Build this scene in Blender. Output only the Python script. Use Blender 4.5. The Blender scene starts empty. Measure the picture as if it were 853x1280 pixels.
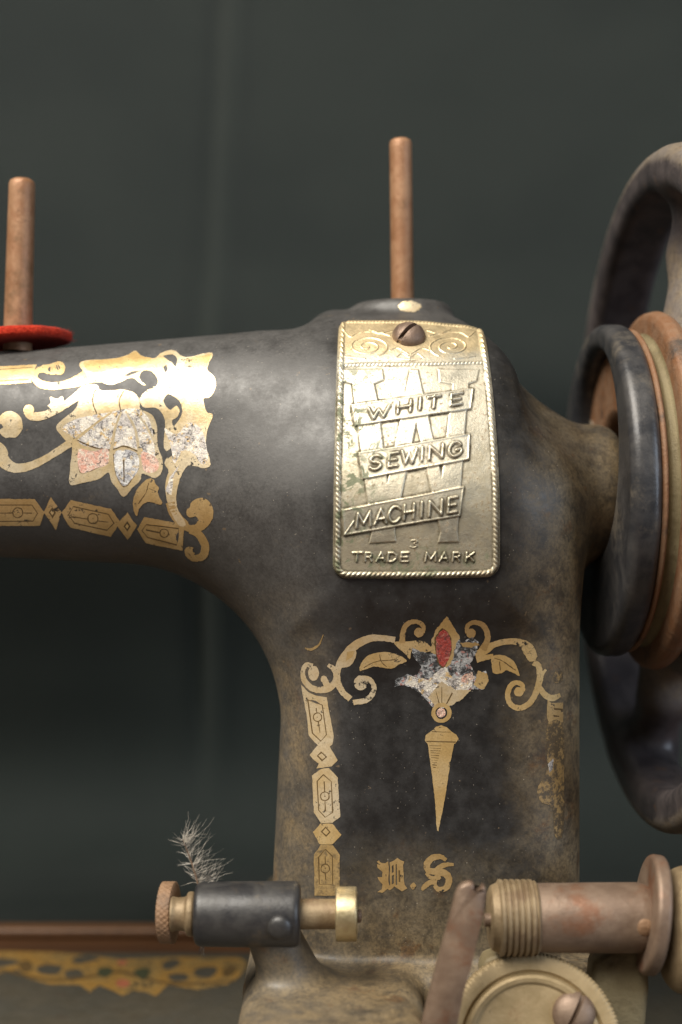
import bpy, bmesh, math, random
import numpy as np
from mathutils import Vector, Matrix
from mathutils.geometry import delaunay_2d_cdt

random.seed(4); rng = np.random.default_rng(4)
scene = bpy.context.scene
C = scene.collection
MM = 0.001
D = 313.0            # mm, lens to the front face of the pillar
SP = 0.18            # mm per photograph pixel on that plane

# ------------------------------------------------------------------ camera
cam = bpy.data.cameras.new('camera')
cam_o = bpy.data.objects.new('camera', cam); C.objects.link(cam_o)
cam_o.location = (0, -D*MM, 0); cam_o.rotation_euler = (math.pi/2, 0, 0)
cam.sensor_fit = 'VERTICAL'; cam.sensor_height = 36.0
cam.lens = 18.0/(640*SP/D)
cam.clip_start = 0.01; cam.clip_end = 20
cam.dof.use_dof = True; cam.dof.focus_distance = (D+1)*MM; cam.dof.aperture_fstop = 7.1
scene.camera = cam_o
# ------------------------------------------------------------------ light
w = bpy.data.worlds.new('World'); scene.world = w; w.use_nodes = True
w.node_tree.nodes['Background'].inputs[0].default_value = (1.0, 0.95, 0.87, 1)
w.node_tree.nodes['Background'].inputs[1].default_value = 0.08
def area(name, loc, target, sx, sy, power, col):
    l = bpy.data.lights.new(name, 'AREA'); l.shape = 'RECTANGLE'; l.size = sx; l.size_y = sy
    l.energy = power; l.color = col
    o = bpy.data.objects.new(name, l); C.objects.link(o); o.location = loc
    o.rotation_euler = (Vector(target)-Vector(loc)).to_track_quat('-Z', 'Y').to_euler()
    return o
area('ceiling_lamp', (-0.60, -0.70, 1.20), (0, 0.02, 0), 1.15, 0.75, 60, (1.0, 0.935, 0.83))
area('window_light', (1.15, -0.75, 0.30), (0.03, 0.02, 0), 0.5, 0.7, 9, (0.72, 0.84, 1.0))
scene.view_settings.view_transform = 'Standard'; scene.view_settings.look = 'None'
scene.view_settings.exposure = 0; scene.view_settings.gamma = 1
scene.view_settings.use_curve_mapping = False
scene.render.engine = 'CYCLES'

# ------------------------------------------------------------------ helpers
ROOT = np.array([20.0, 36.0, -132.0])      # base of the machine, mm

def P(px, py, y):
    """point seen at photograph pixel (px, py) standing at depth y (mm)"""
    k = SP*(D+y)/D
    return ((px-426.5)*k, y, (640-py)*k)

def link(name, me, mat=None, parent=None):
    o = bpy.data.objects.new(name, me); C.objects.link(o)
    if mat is not None and not me.materials:
        for m in (mat if isinstance(mat, (list, tuple)) else [mat]): me.materials.append(m)
    if parent is not None: o.parent = parent
    return o

def np_mesh(name, V, F, smooth=True, origin=ROOT, matidx=None):
    """V (n,3) mm world coordinates, F (m,k) index array of one polygon size"""
    V = (np.asarray(V, float)-origin)*MM; F = np.asarray(F, np.int32)
    me = bpy.data.meshes.new(name)
    me.vertices.add(len(V)); me.vertices.foreach_set('co', V.astype(np.float32).ravel())
    k = F.shape[1]
    me.loops.add(F.size); me.loops.foreach_set('vertex_index', F.ravel())
    me.polygons.add(len(F)); me.polygons.foreach_set('loop_start', np.arange(0, F.size, k, dtype=np.int32))
    me.polygons.foreach_set('use_smooth', np.full(len(F), smooth))
    if matidx is not None: me.polygons.foreach_set('material_index', np.asarray(matidx, np.int32))
    me.update(calc_edges=True); me.validate()
    return me

def bm_mesh(name, bm, smooth=True, origin=ROOT, sharp=40):
    for v in bm.verts: v.co = (v.co-Vector(origin))*MM
    bmesh.ops.recalc_face_normals(bm, faces=bm.faces[:])
    for f in bm.faces: f.smooth = smooth
    if smooth:
        for e in bm.edges:
            if len(e.link_faces) == 2 and e.calc_face_angle(0) > math.radians(sharp): e.smooth = False
    me = bpy.data.meshes.new(name); bm.to_mesh(me); bm.free()
    return me

def lathe_bm(profile, n, origin, axis=(1, 0, 0), up=(0, 0, 1), rmod=None, bm=None):
    """revolve (a, r) profile about axis through origin (mm)"""
    bm = bm or bmesh.new()
    ax = Vector(axis).normalized(); u = Vector(up); u = (u-ax*u.dot(ax)).normalized(); v = ax.cross(u)
    o = Vector(origin); rings = []
    for a, r in profile:
        if r < 1e-6: rings.append([bm.verts.new(o+ax*a)]); continue
        ring = []
        for i in range(n):
            t = 2*math.pi*i/n; rr = r if rmod is None else rmod(a, r, t)
            ring.append(bm.verts.new(o+ax*a+(u*math.cos(t)+v*math.sin(t))*rr))
        rings.append(ring)
    for A, B in zip(rings[:-1], rings[1:]):
        if len(A) == 1 and len(B) == 1: continue
        for i in range(n):
            j = (i+1) % n
            if len(A) == 1: bm.faces.new((A[0], B[i], B[j]))
            elif len(B) == 1: bm.faces.new((A[i], A[j], B[0]))
            else: bm.faces.new((A[i], A[j], B[j], B[i]))
    return bm

def rounded(profile, r=0.5, k=4):
    """round the corners of an open (a, r) profile"""
    out = [profile[0]]
    for p0, p1, p2 in zip(profile[:-2], profile[1:-1], profile[2:]):
        a, b, c = Vector(p0), Vector(p1), Vector(p2)
        d1 = min(r, (a-b).length*.45); d2 = min(r, (c-b).length*.45)
        if d1 < 1e-4 or d2 < 1e-4: out.append(p1); continue
        s = b+(a-b).normalized()*d1; e = b+(c-b).normalized()*d2
        for i in range(k+1):
            t = i/k; q = s*(1-t)**2+b*2*t*(1-t)+e*t*t; out.append((q.x, q.y))
    out.append(profile[-1]); return out

def slab(pts, y0, y1, bevel=0.5, seg=2):
    """outline in photograph pixels, traced at depth y0, given a real thickness (to y1)"""
    bm = bmesh.new()
    f = [bm.verts.new(P(x, y, y0)) for x, y in pts]
    b = [bm.verts.new((v.co.x, y1, v.co.z)) for v in f]
    bm.faces.new(f); bm.faces.new(b[::-1])
    for i in range(len(f)):
        j = (i+1) % len(f); bm.faces.new((f[i], b[i], b[j], f[j]))
    if bevel:
        bmesh.ops.bevel(bm, geom=bm.edges[:]+bm.verts[:], offset=bevel, segments=seg, affect='EDGES', profile=.5)
    return bm

def box_bm(lo, hi, bevel=1.0, seg=3):
    bm = bmesh.new(); bmesh.ops.create_cube(bm, size=1)
    for v in bm.verts: v.co = Vector([lo[i] if v.co[i] < 0 else hi[i] for i in range(3)])
    if bevel: bmesh.ops.bevel(bm, geom=bm.edges[:], offset=bevel, segments=seg, affect='EDGES', profile=.5)
    return bm

def slotted_dome(center, normal, slotdir, R, h, slot, depth):
    """a screw head: two half domes either side of a slot, on one neck"""
    nrm = Vector(normal).normalized(); sd = Vector(slotdir); sd = (sd-nrm*sd.dot(nrm)).normalized()
    side = nrm.cross(sd); c = Vector(center); out = bmesh.new()
    prof = [(depth*.0-1.0, R*.96), (0, R), (h*.25, R*.98), (h*.55, R*.86), (h*.8, R*.62), (h*.95, R*.3), (h, 0)]
    for s in (1, -1):
        b = lathe_bm([(-1.0, 0)]+prof, 40, c, nrm, sd)
        r = bmesh.ops.bisect_plane(b, geom=b.verts[:]+b.edges[:]+b.faces[:], plane_co=c+side*slot*.5*s, plane_no=side*s, clear_inner=True)
        bmesh.ops.holes_fill(b, edges=[e for e in b.edges if e.is_boundary])
        me = bpy.data.meshes.new('t'); b.to_mesh(me); b.free(); out.from_mesh(me); bpy.data.meshes.remove(me)
    b = lathe_bm([(-1.0, 0), (-1.0, R*.93), (h-depth, R*.5 if h-depth > h*.6 else R*.9), (h-depth, 0)], 32, c, nrm, sd)
    me = bpy.data.meshes.new('t'); b.to_mesh(me); b.free(); out.from_mesh(me); bpy.data.meshes.remove(me)
    return out

# ------------------------------------------------------------------ procedural materials
class NB:
    def __init__(s, name):
        s.m = bpy.data.materials.new(name); s.m.use_nodes = True; s.t = s.m.node_tree; s.t.nodes.clear()
        s.out = s.t.nodes.new('ShaderNodeOutputMaterial'); s.co = s.t.nodes.new('ShaderNodeTexCoord').outputs['Object']
    def n(s, typ, **kw):
        nd = s.t.nodes.new(typ)
        for k, v in kw.items(): setattr(nd, k, v)
        return nd
    def put(s, sock, v):
        if isinstance(v, bpy.types.NodeSocket): s.t.links.new(v, sock)
        else:
            if sock.type == 'RGBA' and len(v) == 3: v = (*v, 1)
            sock.default_value = v
    def noise(s, size_mm, detail=4, rough=.55, dist=0, stretch=None):
        nd = s.n('ShaderNodeTexNoise'); co = s.co
        if stretch:
            mp = s.n('ShaderNodeMapping'); s.put(mp.inputs['Vector'], co); mp.inputs['Scale'].default_value = stretch; co = mp.outputs[0]
        s.put(nd.inputs['Vector'], co); nd.inputs['Scale'].default_value = 1000/size_mm
        nd.inputs['Detail'].default_value = detail; nd.inputs['Roughness'].default_value = rough; nd.inputs['Distortion'].default_value = dist
        return nd.outputs['Fac']
    def ramp(s, v, a, b, lo=0., hi=1.):
        nd = s.n('ShaderNodeMapRange'); nd.interpolation_type = 'SMOOTHSTEP'
        s.put(nd.inputs['Value'], v); nd.inputs['From Min'].default_value = a; nd.inputs['From Max'].default_value = b
        nd.inputs['To Min'].default_value = lo; nd.inputs['To Max'].default_value = hi
        return nd.outputs['Result']
    def math(s, op, a, b=0., clamp=False):
        nd = s.n('ShaderNodeMath', operation=op); nd.use_clamp = clamp
        s.put(nd.inputs[0], a); s.put(nd.inputs[1], b); return nd.outputs[0]
    def mix(s, f, a, b):
        nd = s.n('ShaderNodeMix', data_type='RGBA'); s.put(nd.inputs[0], f); s.put(nd.inputs[6], a); s.put(nd.inputs[7], b); return nd.outputs[2]
    def xyz(s):
        nd = s.n('ShaderNodeSeparateXYZ'); s.put(nd.inputs[0], s.co); return nd.outputs
    def bump(s, h, dist_mm, strength=1.0):
        nd = s.n('ShaderNodeBump'); s.put(nd.inputs['Height'], h); nd.inputs['Distance'].default_value = dist_mm*MM
        nd.inputs['Strength'].default_value = strength; return nd.outputs[0]
    def bsdf(s, col, rough=.5, metal=0., normal=None, spec=.5, coat=0., sheen=0.):
        nd = s.n('ShaderNodeBsdfPrincipled'); s.put(nd.inputs['Base Color'], col); s.put(nd.inputs['Roughness'], rough)
        s.put(nd.inputs['Metallic'], metal); nd.inputs['Specular IOR Level'].default_value = spec
        nd.inputs['Coat Weight'].default_value = coat; nd.inputs['Coat Roughness'].default_value = .25
        nd.inputs['Sheen Weight'].default_value = sheen
        if normal is not None: s.put(nd.inputs['Normal'], normal)
        return nd.outputs[0]
    def done(s, sh): s.put(s.out.inputs[0], sh); return s.m

def japan_mat(bed=False):
    """black japanned iron: dull crazed paint under brown dust and old oil"""
    b = NB('worn_black_japan_bed' if bed else 'worn_black_japan'); X, Y, Z = b.xyz()      # object space: origin at machine base
    big = b.noise(26, 5, .6, .4); mid = b.noise(7, 5, .65); fine = b.noise(.9, 3, .7); speck = b.noise(.42, 1, .5)
    def n01(v): return b.math('SUBTRACT', v, .5)
    # dust gathers on the wheel side of the pillar and towards the foot
    xr = b.ramp(b.math('ADD', X, b.math('MULTIPLY', n01(big), .034)), .014, .036)
    zb = b.ramp(b.math('ADD', Z, b.math('MULTIPLY', n01(big), -.05)), .062, .028)
    xl = b.ramp(b.math('ADD', X, b.math('MULTIPLY', n01(big), .03)), -.022, -.036)
    zl = b.ramp(Z, .120, .085)
    low = b.ramp(Z, .150, .110)
    d = b.math('MAXIMUM', b.math('MULTIPLY', xr, b.math('ADD', .50, b.math('MULTIPLY', low, .6))), b.math('MULTIPLY', zb, .85))
    d = b.math('MAXIMUM', d, b.math('MULTIPLY', b.math('MULTIPLY', xl, zl), .75))
    patch = b.ramp(b.noise(13, 9, .72, .6), .61, .75, 0, .32)
    d = b.math('MAXIMUM', d, patch)
    grit = b.ramp(b.noise(.75, 6, .75), .36, .62, .50, 1.0)
    d = b.math('MULTIPLY', b.math('MULTIPLY', d, b.ramp(b.noise(6, 9, .74, .3), .34, .60, .30, 1.0)), grit)
    dustcol = b.mix(b.ramp(big, .35, .65), (.270, .190, .092), (.185, .145, .090))
    dustcol = b.mix(b.ramp(b.noise(9, 8, .7), .57, .68), dustcol, (.20, .110, .042))
    paint = b.mix(b.ramp(b.noise(5, 8, .7), .35, .7), (.010, .0098, .0098), (.021, .0202, .0196))
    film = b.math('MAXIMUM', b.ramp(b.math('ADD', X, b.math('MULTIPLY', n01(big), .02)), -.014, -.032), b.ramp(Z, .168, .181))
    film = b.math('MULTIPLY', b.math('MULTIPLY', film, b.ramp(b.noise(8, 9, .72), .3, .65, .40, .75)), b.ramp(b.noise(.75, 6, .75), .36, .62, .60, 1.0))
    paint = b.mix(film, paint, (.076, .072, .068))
    paint = b.mix(b.ramp(b.noise(2.6, 3, .55), .715, .725), paint, (.10, .072, .045))
    if bed: d = .12; paint = (.030, .031, .026)
    col = b.mix(d, paint, dustcol)
    col = b.mix(b.ramp(speck, .755, .80, 0, .7), col, (.34, .30, .24))      # dust specks
    rough = b.math('ADD', b.ramp(b.noise(5, 8, .7), .3, .7, .34, .50), b.math('MULTIPLY', b.math('MAXIMUM', d, film), .24))
    nrm = b.bump(b.math('ADD', b.math('MULTIPLY', mid, .5), b.math('MULTIPLY', fine, .22)), .13)
    return b.done(b.bsdf(col, rough, 0, nrm, .62))

def rust_mat(name, c1, c2, c3, rough=(.45, .75), metal=.35, size=5, bump=.25):
    b = NB(name); a = b.noise(size, 9, .7, .3); f = b.noise(size*.22, 6, .72); g = b.noise(size*2.3, 9, .7)
    col = b.mix(b.ramp(a, .35, .65), c1, c2); col = b.mix(b.ramp(g, .52, .68), col, c3)
    col = b.mix(b.ramp(f, .58, .75, 0, .6), col, tuple(v*.35 for v in c1))
    return b.done(b.bsdf(col, b.ramp(a, .3, .7, *rough), metal, b.bump(b.math('ADD', f, a), bump), .5))

def gold_mat(name, col1, col2, wear, dark=(.016, .0155, .015), metal=.55, rough=.36, wsize=1.6, soft=.04):
    b = NB(name); a = b.noise(wsize, 8, .75, .2); g = b.noise(9, 7, .65); f = b.noise(.5, 3, .7)
    col = b.mix(b.ramp(g, .36, .66), col1, col2)
    col = b.mix(b.ramp(f, .45, .75, 0, .35), col, tuple(v*.45 for v in col1))
    nrm = b.bump(b.math('ADD', b.math('MULTIPLY', b.noise(7, 5, .65), .5), b.math('MULTIPLY', f, .2)), .2)
    s1 = b.bsdf(col, b.ramp(a, .3, .7, rough-.06, rough+.1), metal, nrm); s2 = b.bsdf(dark, .42, 0, nrm, .6)
    ms = b.n('ShaderNodeMixShader'); b.put(ms.inputs[0], b.ramp(b.math('ADD', b.math('MULTIPLY', a, .7), b.math('MULTIPLY', g, .3)), wear, wear+soft))
    b.put(ms.inputs[1], s1); b.put(ms.inputs[2], s2)
    return b.done(ms.outputs[0])

def flake_mat(name, cols, black=.5, size=.9, metal=0.25):
    """the painted heart of a flower transfer, crackled and flaking to black"""
    b = NB(name); a = b.noise(size, 7, .78, .6); g = b.noise(size*2.6, 7, .7, .5); h = b.noise(size*1.7, 3, .6, .4)
    col = b.mix(b.ramp(g, .42, .56), cols[0], cols[1]); col = b.mix(b.ramp(h, .56, .64), col, cols[2])
    vein = b.ramp(b.math('ABSOLUTE', b.math('SUBTRACT', b.noise(size*3.0, 9, .66, .9), .5)), .004, .028, 1, 0)
    vein = b.math('MULTIPLY', vein, b.ramp(g, .40, .56))
    dk = b.math('MAXIMUM', vein, b.ramp(b.math('ADD', b.math('MULTIPLY', a, .4), b.math('MULTIPLY', g, .6)), black, black+.07))
    col = b.mix(dk, col, (.035, .034, .034))
    return b.done(b.bsdf(col, .42, metal, b.bump(a, .35), .5))

def badge_mat():
    b = NB('stamped_nickel_brass'); X, Y, Z = b.xyz()
    a = b.noise(5, 5, .65, .4); f = b.noise(.8, 4, .7); g = b.noise(3.2, 4, .65, .7); h = b.noise(13, 3, .55)
    col = b.mix(b.ramp(h, .38, .62), (.82, .76, .61), (.76, .72, .60))
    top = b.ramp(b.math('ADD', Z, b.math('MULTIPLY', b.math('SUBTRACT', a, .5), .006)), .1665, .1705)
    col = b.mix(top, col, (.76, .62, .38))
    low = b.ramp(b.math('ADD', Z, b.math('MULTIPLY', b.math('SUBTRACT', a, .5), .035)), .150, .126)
    col = b.mix(b.math('MULTIPLY', low, .62), col, (.42, .37, .26))  # olive darkening of the lower half: a dim reflection put into the colour
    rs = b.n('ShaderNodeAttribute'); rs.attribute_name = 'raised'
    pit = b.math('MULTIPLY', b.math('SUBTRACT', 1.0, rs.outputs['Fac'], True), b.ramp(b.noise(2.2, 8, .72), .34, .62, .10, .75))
    pit = b.math('MULTIPLY', pit, b.ramp(b.math('ADD', Z, b.math('MULTIPLY', b.math('SUBTRACT', a, .5), .03)), .162, .140, .22, 1.0))  # field tarnish, thinned upward to leave the brightly lit band pale
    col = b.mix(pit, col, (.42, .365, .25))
    brown = b.math('MULTIPLY', b.ramp(f, .50, .68), b.ramp(a, .40, .62))
    col = b.mix(b.math('MULTIPLY', brown, .75), col, (.20, .115, .045))
    left = b.ramp(b.math('ADD', X, b.math('MULTIPLY', b.math('SUBTRACT', a, .5), .02)), -.006, -.017)
    lz = b.math('MULTIPLY', b.ramp(Z, .170, .160), 1.0)
    foot = b.ramp(Z, .128, .121)
    gr = b.math('MULTIPLY', b.ramp(g, .50, .60), b.math('MAXIMUM', b.math('MULTIPLY', left, lz), b.math('MULTIPLY', foot, .8)))
    gr = b.math('MAXIMUM', gr, b.math('MULTIPLY', b.ramp(g, .655, .70), .6))
    col = b.mix(b.math('MULTIPLY', gr, .8), col, (.10, .13, .065))
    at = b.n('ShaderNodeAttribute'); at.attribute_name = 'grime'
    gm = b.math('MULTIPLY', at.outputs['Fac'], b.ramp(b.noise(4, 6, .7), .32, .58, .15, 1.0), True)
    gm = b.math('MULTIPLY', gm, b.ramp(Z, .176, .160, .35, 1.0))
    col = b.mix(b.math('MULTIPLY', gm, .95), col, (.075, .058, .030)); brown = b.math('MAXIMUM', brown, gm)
    rough = b.math('ADD', b.ramp(a, .3, .7, .46, .58), b.math('MULTIPLY', b.math('MAXIMUM', gr, brown), .3))
    metal = b.math('SUBTRACT', 1.0, b.math('MULTIPLY', b.math('MAXIMUM', b.math('MAXIMUM', gr, brown), b.math('MULTIPLY', pit, .7)), .75))
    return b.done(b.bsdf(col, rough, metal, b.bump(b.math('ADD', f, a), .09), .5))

M = {}
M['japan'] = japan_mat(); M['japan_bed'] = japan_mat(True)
M['badge'] = badge_mat()
M['gold'] = gold_mat('gold_leaf', (.62, .42, .17), (.72, .54, .28), .565)
M['gold_silver'] = gold_mat('gold_leaf_pale', (.68, .51, .27), (.78, .66, .46), .565)
M['gold_tan'] = gold_mat('gold_leaf_tan', (.46, .30, .12), (.60, .42, .20), .565)
M['gold_worn'] = gold_mat('gold_leaf_worn', (.34, .225, .090), (.40, .28, .13), .47, dark=(.105, .075, .040), metal=.25, wsize=1.3, soft=.16)
M['gold_ghost'] = gold_mat('gold_leaf_ghost', (.34, .225, .090), (.40, .28, .13), .445, dark=(.085, .062, .034), metal=.2, wsize=1.5, soft=.09)
M['gold_bed'] = gold_mat('gold_leaf_bed', (.50, .28, .07), (.50, .33, .12), .53)
M['ink'] = gold_mat('ink_line', (.10, .062, .022), (.13, .08, .03), .75, metal=.2, rough=.45)
M['flake'] = flake_mat('flaked_flower', [(.74, .68, .58), (.52, .48, .45), (.64, .44, .20)], .56, .85)
M['flake_dark'] = flake_mat('flaked_flower_dark', [(.42, .42, .42), (.17, .18, .19), (.42, .20, .17)], .475, .8)
M['petal_white'] = flake_mat('petal_silver', [(.72, .70, .66), (.42, .41, .42), (.62, .50, .34)], .60, .8)
M['pink'] = flake_mat('petal_pink', [(.66, .34, .25), (.70, .50, .40), (.70, .60, .48)], .62, .7, .1)
M['red'] = flake_mat('petal_red', [(.36, .045, .03), (.30, .05, .04), (.40, .14, .10)], .60, .6, .1)
M['rust'] = rust_mat('rusty_iron', (.20, .115, .062), (.27, .165, .095), (.15, .095, .06), metal=.25)
M['orange_rust'] = rust_mat('orange_rust', (.19, .088, .040), (.20, .115, .065), (.060, .043, .032), metal=.1, size=6)
M['olive'] = rust_mat('dusty_olive_metal', (.17, .135, .072), (.22, .18, .10), (.12, .10, .06), metal=.2, size=7)
M['spool_wood'] = rust_mat('rusty_pin', (.26, .125, .060), (.33, .185, .100), (.165, .090, .042), rough=(.42, .62), metal=.3, size=5, bump=.12)
M['tan_metal'] = rust_mat('tan_stained_metal', (.29, .215, .112), (.34, .255, .14), (.22, .125, .055), rough=(.42, .62), metal=.35, size=6, bump=.10)
M['brass'] = rust_mat('dull_brass', (.44, .36, .20), (.54, .45, .28), (.36, .26, .14), rough=(.3, .5), metal=.8, size=4, bump=.1)
M['brass_dirty'] = rust_mat('dirty_brass', (.215, .155, .088), (.275, .205, .120), (.175, .115, .066), rough=(.42, .62), metal=.35, size=4, bump=.15)
M['steel'] = rust_mat('brown_steel', (.165, .112, .080), (.215, .152, .108), (.175, .085, .048), rough=(.40, .58), metal=.4, size=6, bump=.10)
M['screw'] = rust_mat('dark_screw', (.17, .115, .085), (.23, .165, .125), (.12, .08, .06), rough=(.38, .55), metal=.5, size=2.5, bump=.12)
M['barrel'] = rust_mat('worn_black_barrel', (.020, .020, .022), (.042, .040, .038), (.115, .085, .052), rough=(.32, .5), metal=.1, size=6, bump=.08)

def wheel_mat():
    b = NB('worn_wheel_enamel'); X, Y, Z = b.xyz()
    dy = b.math('SUBTRACT', Y, -.001); dz = b.math('SUBTRACT', Z, .1373)
    r = b.math('SQRT', b.math('ADD', b.math('MULTIPLY', dy, dy), b.math('MULTIPLY', dz, dz)))
    n1 = b.noise(9, 9, .72, .4); n2 = b.noise(1.2, 6, .72)
    rr = b.math('ADD', r, b.math('MULTIPLY', b.math('SUBTRACT', n1, .5), .006))
    rub = b.math('MAXIMUM', b.ramp(rr, .0795, .0818), b.ramp(rr, .064, .052))          # enamel rubbed off by hands and belt
    rub = b.math('MULTIPLY', rub, b.ramp(n2, .3, .6, .45, 1.0))
    col = b.mix(b.ramp(n1, .35, .65), (.040, .034, .036), (.085, .071, .070))
    col = b.mix(rub, col, b.mix(b.ramp(n1, .4, .62), (.21, .165, .115), (.17, .145, .125)))
    col = b.mix(b.ramp(b.noise(6, 8, .7), .60, .70, 0, .7), col, (.16, .085, .04))
    return b.done(b.bsdf(col, b.math('ADD', b.ramp(n1, .3, .7, .30, .46), b.math('MULTIPLY', rub, .12)), .1, b.bump(b.math('ADD', n1, n2), .09), .55))
M['wheel'] = wheel_mat()
M['ringpaint'] = rust_mat('blued_ring', (.032, .033, .037), (.066, .063, .062), (.15, .130, .105), rough=(.28, .48), metal=.3, size=9, bump=.08)

def cloth_mat():
    b = NB('dark_green_cloth'); wv = b.n('ShaderNodeTexWave', wave_type='BANDS', bands_direction='X'); b.put(wv.inputs[0], b.co)
    wv.inputs['Scale'].default_value = 500; wv.inputs['Distortion'].default_value = 1.2
    col = b.mix(b.ramp(b.noise(60, 3, .5), .3, .7), (.0055, .0096, .0088), (.0086, .0130, .0116))
    return b.done(b.bsdf(col, .75, 0, b.bump(b.math('ADD', wv.outputs[1], b.noise(1.2, 2, .5)), .2), .25, sheen=.03))
def wood_mat():
    b = NB('varnished_brown_wood'); g = b.noise(16, 5, .6, 1.0, (.12, 1, 1)); f = b.noise(2.4, 4, .6, .3, (.06, 1, 1))
    col = b.mix(b.ramp(g, .35, .65), (.050, .021, .008), (.10, .045, .017)); col = b.mix(b.ramp(f, .45, .7, 0, .5), col, (.03, .012, .005))
    return b.done(b.bsdf(col, .42, 0, b.bump(f, .15), .5))
def felt_mat():
    b = NB('red_felt'); f = b.noise(.7, 4, .7); col = b.mix(b.ramp(f, .3, .7), (.33, .020, .010), (.50, .045, .020))
    return b.done(b.bsdf(col, .95, 0, b.bump(f, .6), .05, sheen=.05))
def plain(name, col, rough=.5, metal=0.):
    b = NB(name); f = b.noise(2.0, 4, .6); return b.done(b.bsdf(b.mix(b.ramp(f, .3, .7), col, tuple(v*.72 for v in col)), rough, metal, b.bump(f, .1)))
M['cloth'] = cloth_mat(); M['wood'] = wood_mat(); M['felt'] = felt_mat()
M['wood_edge'] = plain('lit_wood_edge', (.115, .052, .020), .5)  # paler than the table wood: the lit rim put into the colour
def hair_mat():
    b = NB('grey_down'); return b.done(b.bsdf(b.mix(b.ramp(b.noise(1.6, 4, .7), .38, .60), (.16, .14, .12), (.62, .57, .49)), .6))
M['hair'] = hair_mat()
M['quill'] = plain('brown_quill', (.16, .10, .06), .5)
M['bed_red'] = plain('bed_transfer_red', (.30, .10, .05)); M['bed_green'] = plain('bed_transfer_green', (.045, .05, .025))

# ------------------------------------------------------------------ signed distances (mm)
def rbox(x, y, z, c, h, r):
    qx = np.abs(x-c[0])-(h[0]-r); qy = np.abs(y-c[1])-(h[1]-r); qz = np.abs(z-c[2])-(h[2]-r)
    return np.sqrt(np.maximum(qx, 0)**2+np.maximum(qy, 0)**2+np.maximum(qz, 0)**2)+np.minimum(np.maximum(qx, np.maximum(qy, qz)), 0)-r
def smin(a, b, k):
    h = np.clip(.5+.5*(b-a)/k, 0, 1); return b*(1-h)+a*h-k*h*(1-h)
def fillet(a, b, r):
    return np.maximum(r, np.minimum(a, b))-np.hypot(np.maximum(r-a, 0), np.maximum(r-b, 0))
def roundcone(x, y, z, a, b, r1, r2):
    a = np.array(a); b = np.array(b); ba = b-a; L2 = (ba*ba).sum()
    t = np.clip(((x-a[0])*ba[0]+(y-a[1])*ba[1]+(z-a[2])*ba[2])/L2, 0, 1)
    return np.sqrt((x-a[0]-t*ba[0])**2+(y-a[1]-t*ba[1])**2+(z-a[2]-t*ba[2])**2)-(r1+(r2-r1)*t)
def cylx(x, y, z, x0, x1, cy, cz, r, rd):
    q = np.hypot(y-cy, z-cz)-(r-rd); a = np.abs(x-(x0+x1)/2)-((x1-x0)/2-rd)
    return np.hypot(np.maximum(q, 0), np.maximum(a, 0))+np.minimum(np.maximum(q, a), 0)-rd

AY, AZ = 35.0, 5.3                      # shaft axis of the wheel
HY, HZ, RY, RZ = 42.0, -1.4, 45.0, 52.6  # head profile: ellipse over a straight front
def sd_head(x, y, z):
    zz = np.maximum(z-HZ, 0)
    u = (y-HY)/RY; v = zz/RZ; k = np.hypot(u, v); g = np.hypot(u/RY, v/RZ)+1e-6
    e = np.where(z > HZ, k*(k-1)/g, np.abs(y-HY)-RY)
    r = 7.0
    e = e+r; bx = np.abs(x-16.6)-(25.0-r); bz = (-24-z)+r
    q = np.maximum(bx, bz)
    return np.hypot(np.maximum(e, 0), np.maximum(q, 0))+np.minimum(np.maximum(e, q), 0)-r
def sd_body(x, y, z, foot=True):
    atop = 44.2+.085*(np.clip(x, -120, -20)+20)
    abot = -11-.05*(np.clip(x, -120, -30)+85)
    arm = rbox(x, y, z, (-60, AY, (atop+abot)/2), (95, 27, (atop-abot)/2), 20.5)
    yw = y-2.2*((x-20.7)/35)**2
    xs = np.where(z < -48, -.05*(-48-z), 0)
    hw = 35.3-xs/2; xc = 21.1+xs/2
    pil = rbox((x-xc)*35.0/hw, yw, z, (0, 36, -62), (35.0, 36, 76), 15)
    b = fillet(arm, pil, 38.0)
    head = sd_head(x, y, z)
    sh = roundcone(x, y, z, (20, 42, 17), (44.5, 38, 8.5), 31, 20.5)
    top = smin(sh, head, 6)
    smax = lambda p, q, k: -smin(-p, -q, k)
    top = smax(top, .814*(x-35.8)+.581*(z-47.6), 5)          # the cast slope down to the shaft neck
    top = smax(top, .69*x+.725*z-55.4, 5)
    st = cylx(x, y, z, 30, 70, AY, AZ, 16.6, 7)
    b = smin(b, st, 12)
    b = smin(b, top, 6)
    q = np.hypot(x-15.5, y-41)-10.4; a = np.abs(z-50.2)-.6
    boss = np.hypot(np.maximum(q, 0), np.maximum(a, 0))+np.minimum(np.maximum(q, a), 0)-2.0
    b = smin(b, boss, 3)
    if foot:
        pl = rbox(x, y, z, (20.5, 39, -122), (42, 45, 20), 5)
        pl = smin(pl, rbox(x, y, z, (-1.8, -2, -122), (19.8, 40, 20), 6), 2)
        b = smin(b, pl, 3)
        br = roundcone(x, y, z, (-17, -13, -86), (-9, -8, -106), 5.2, 7)
        b = smin(b, br, 5)
    return b

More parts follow.
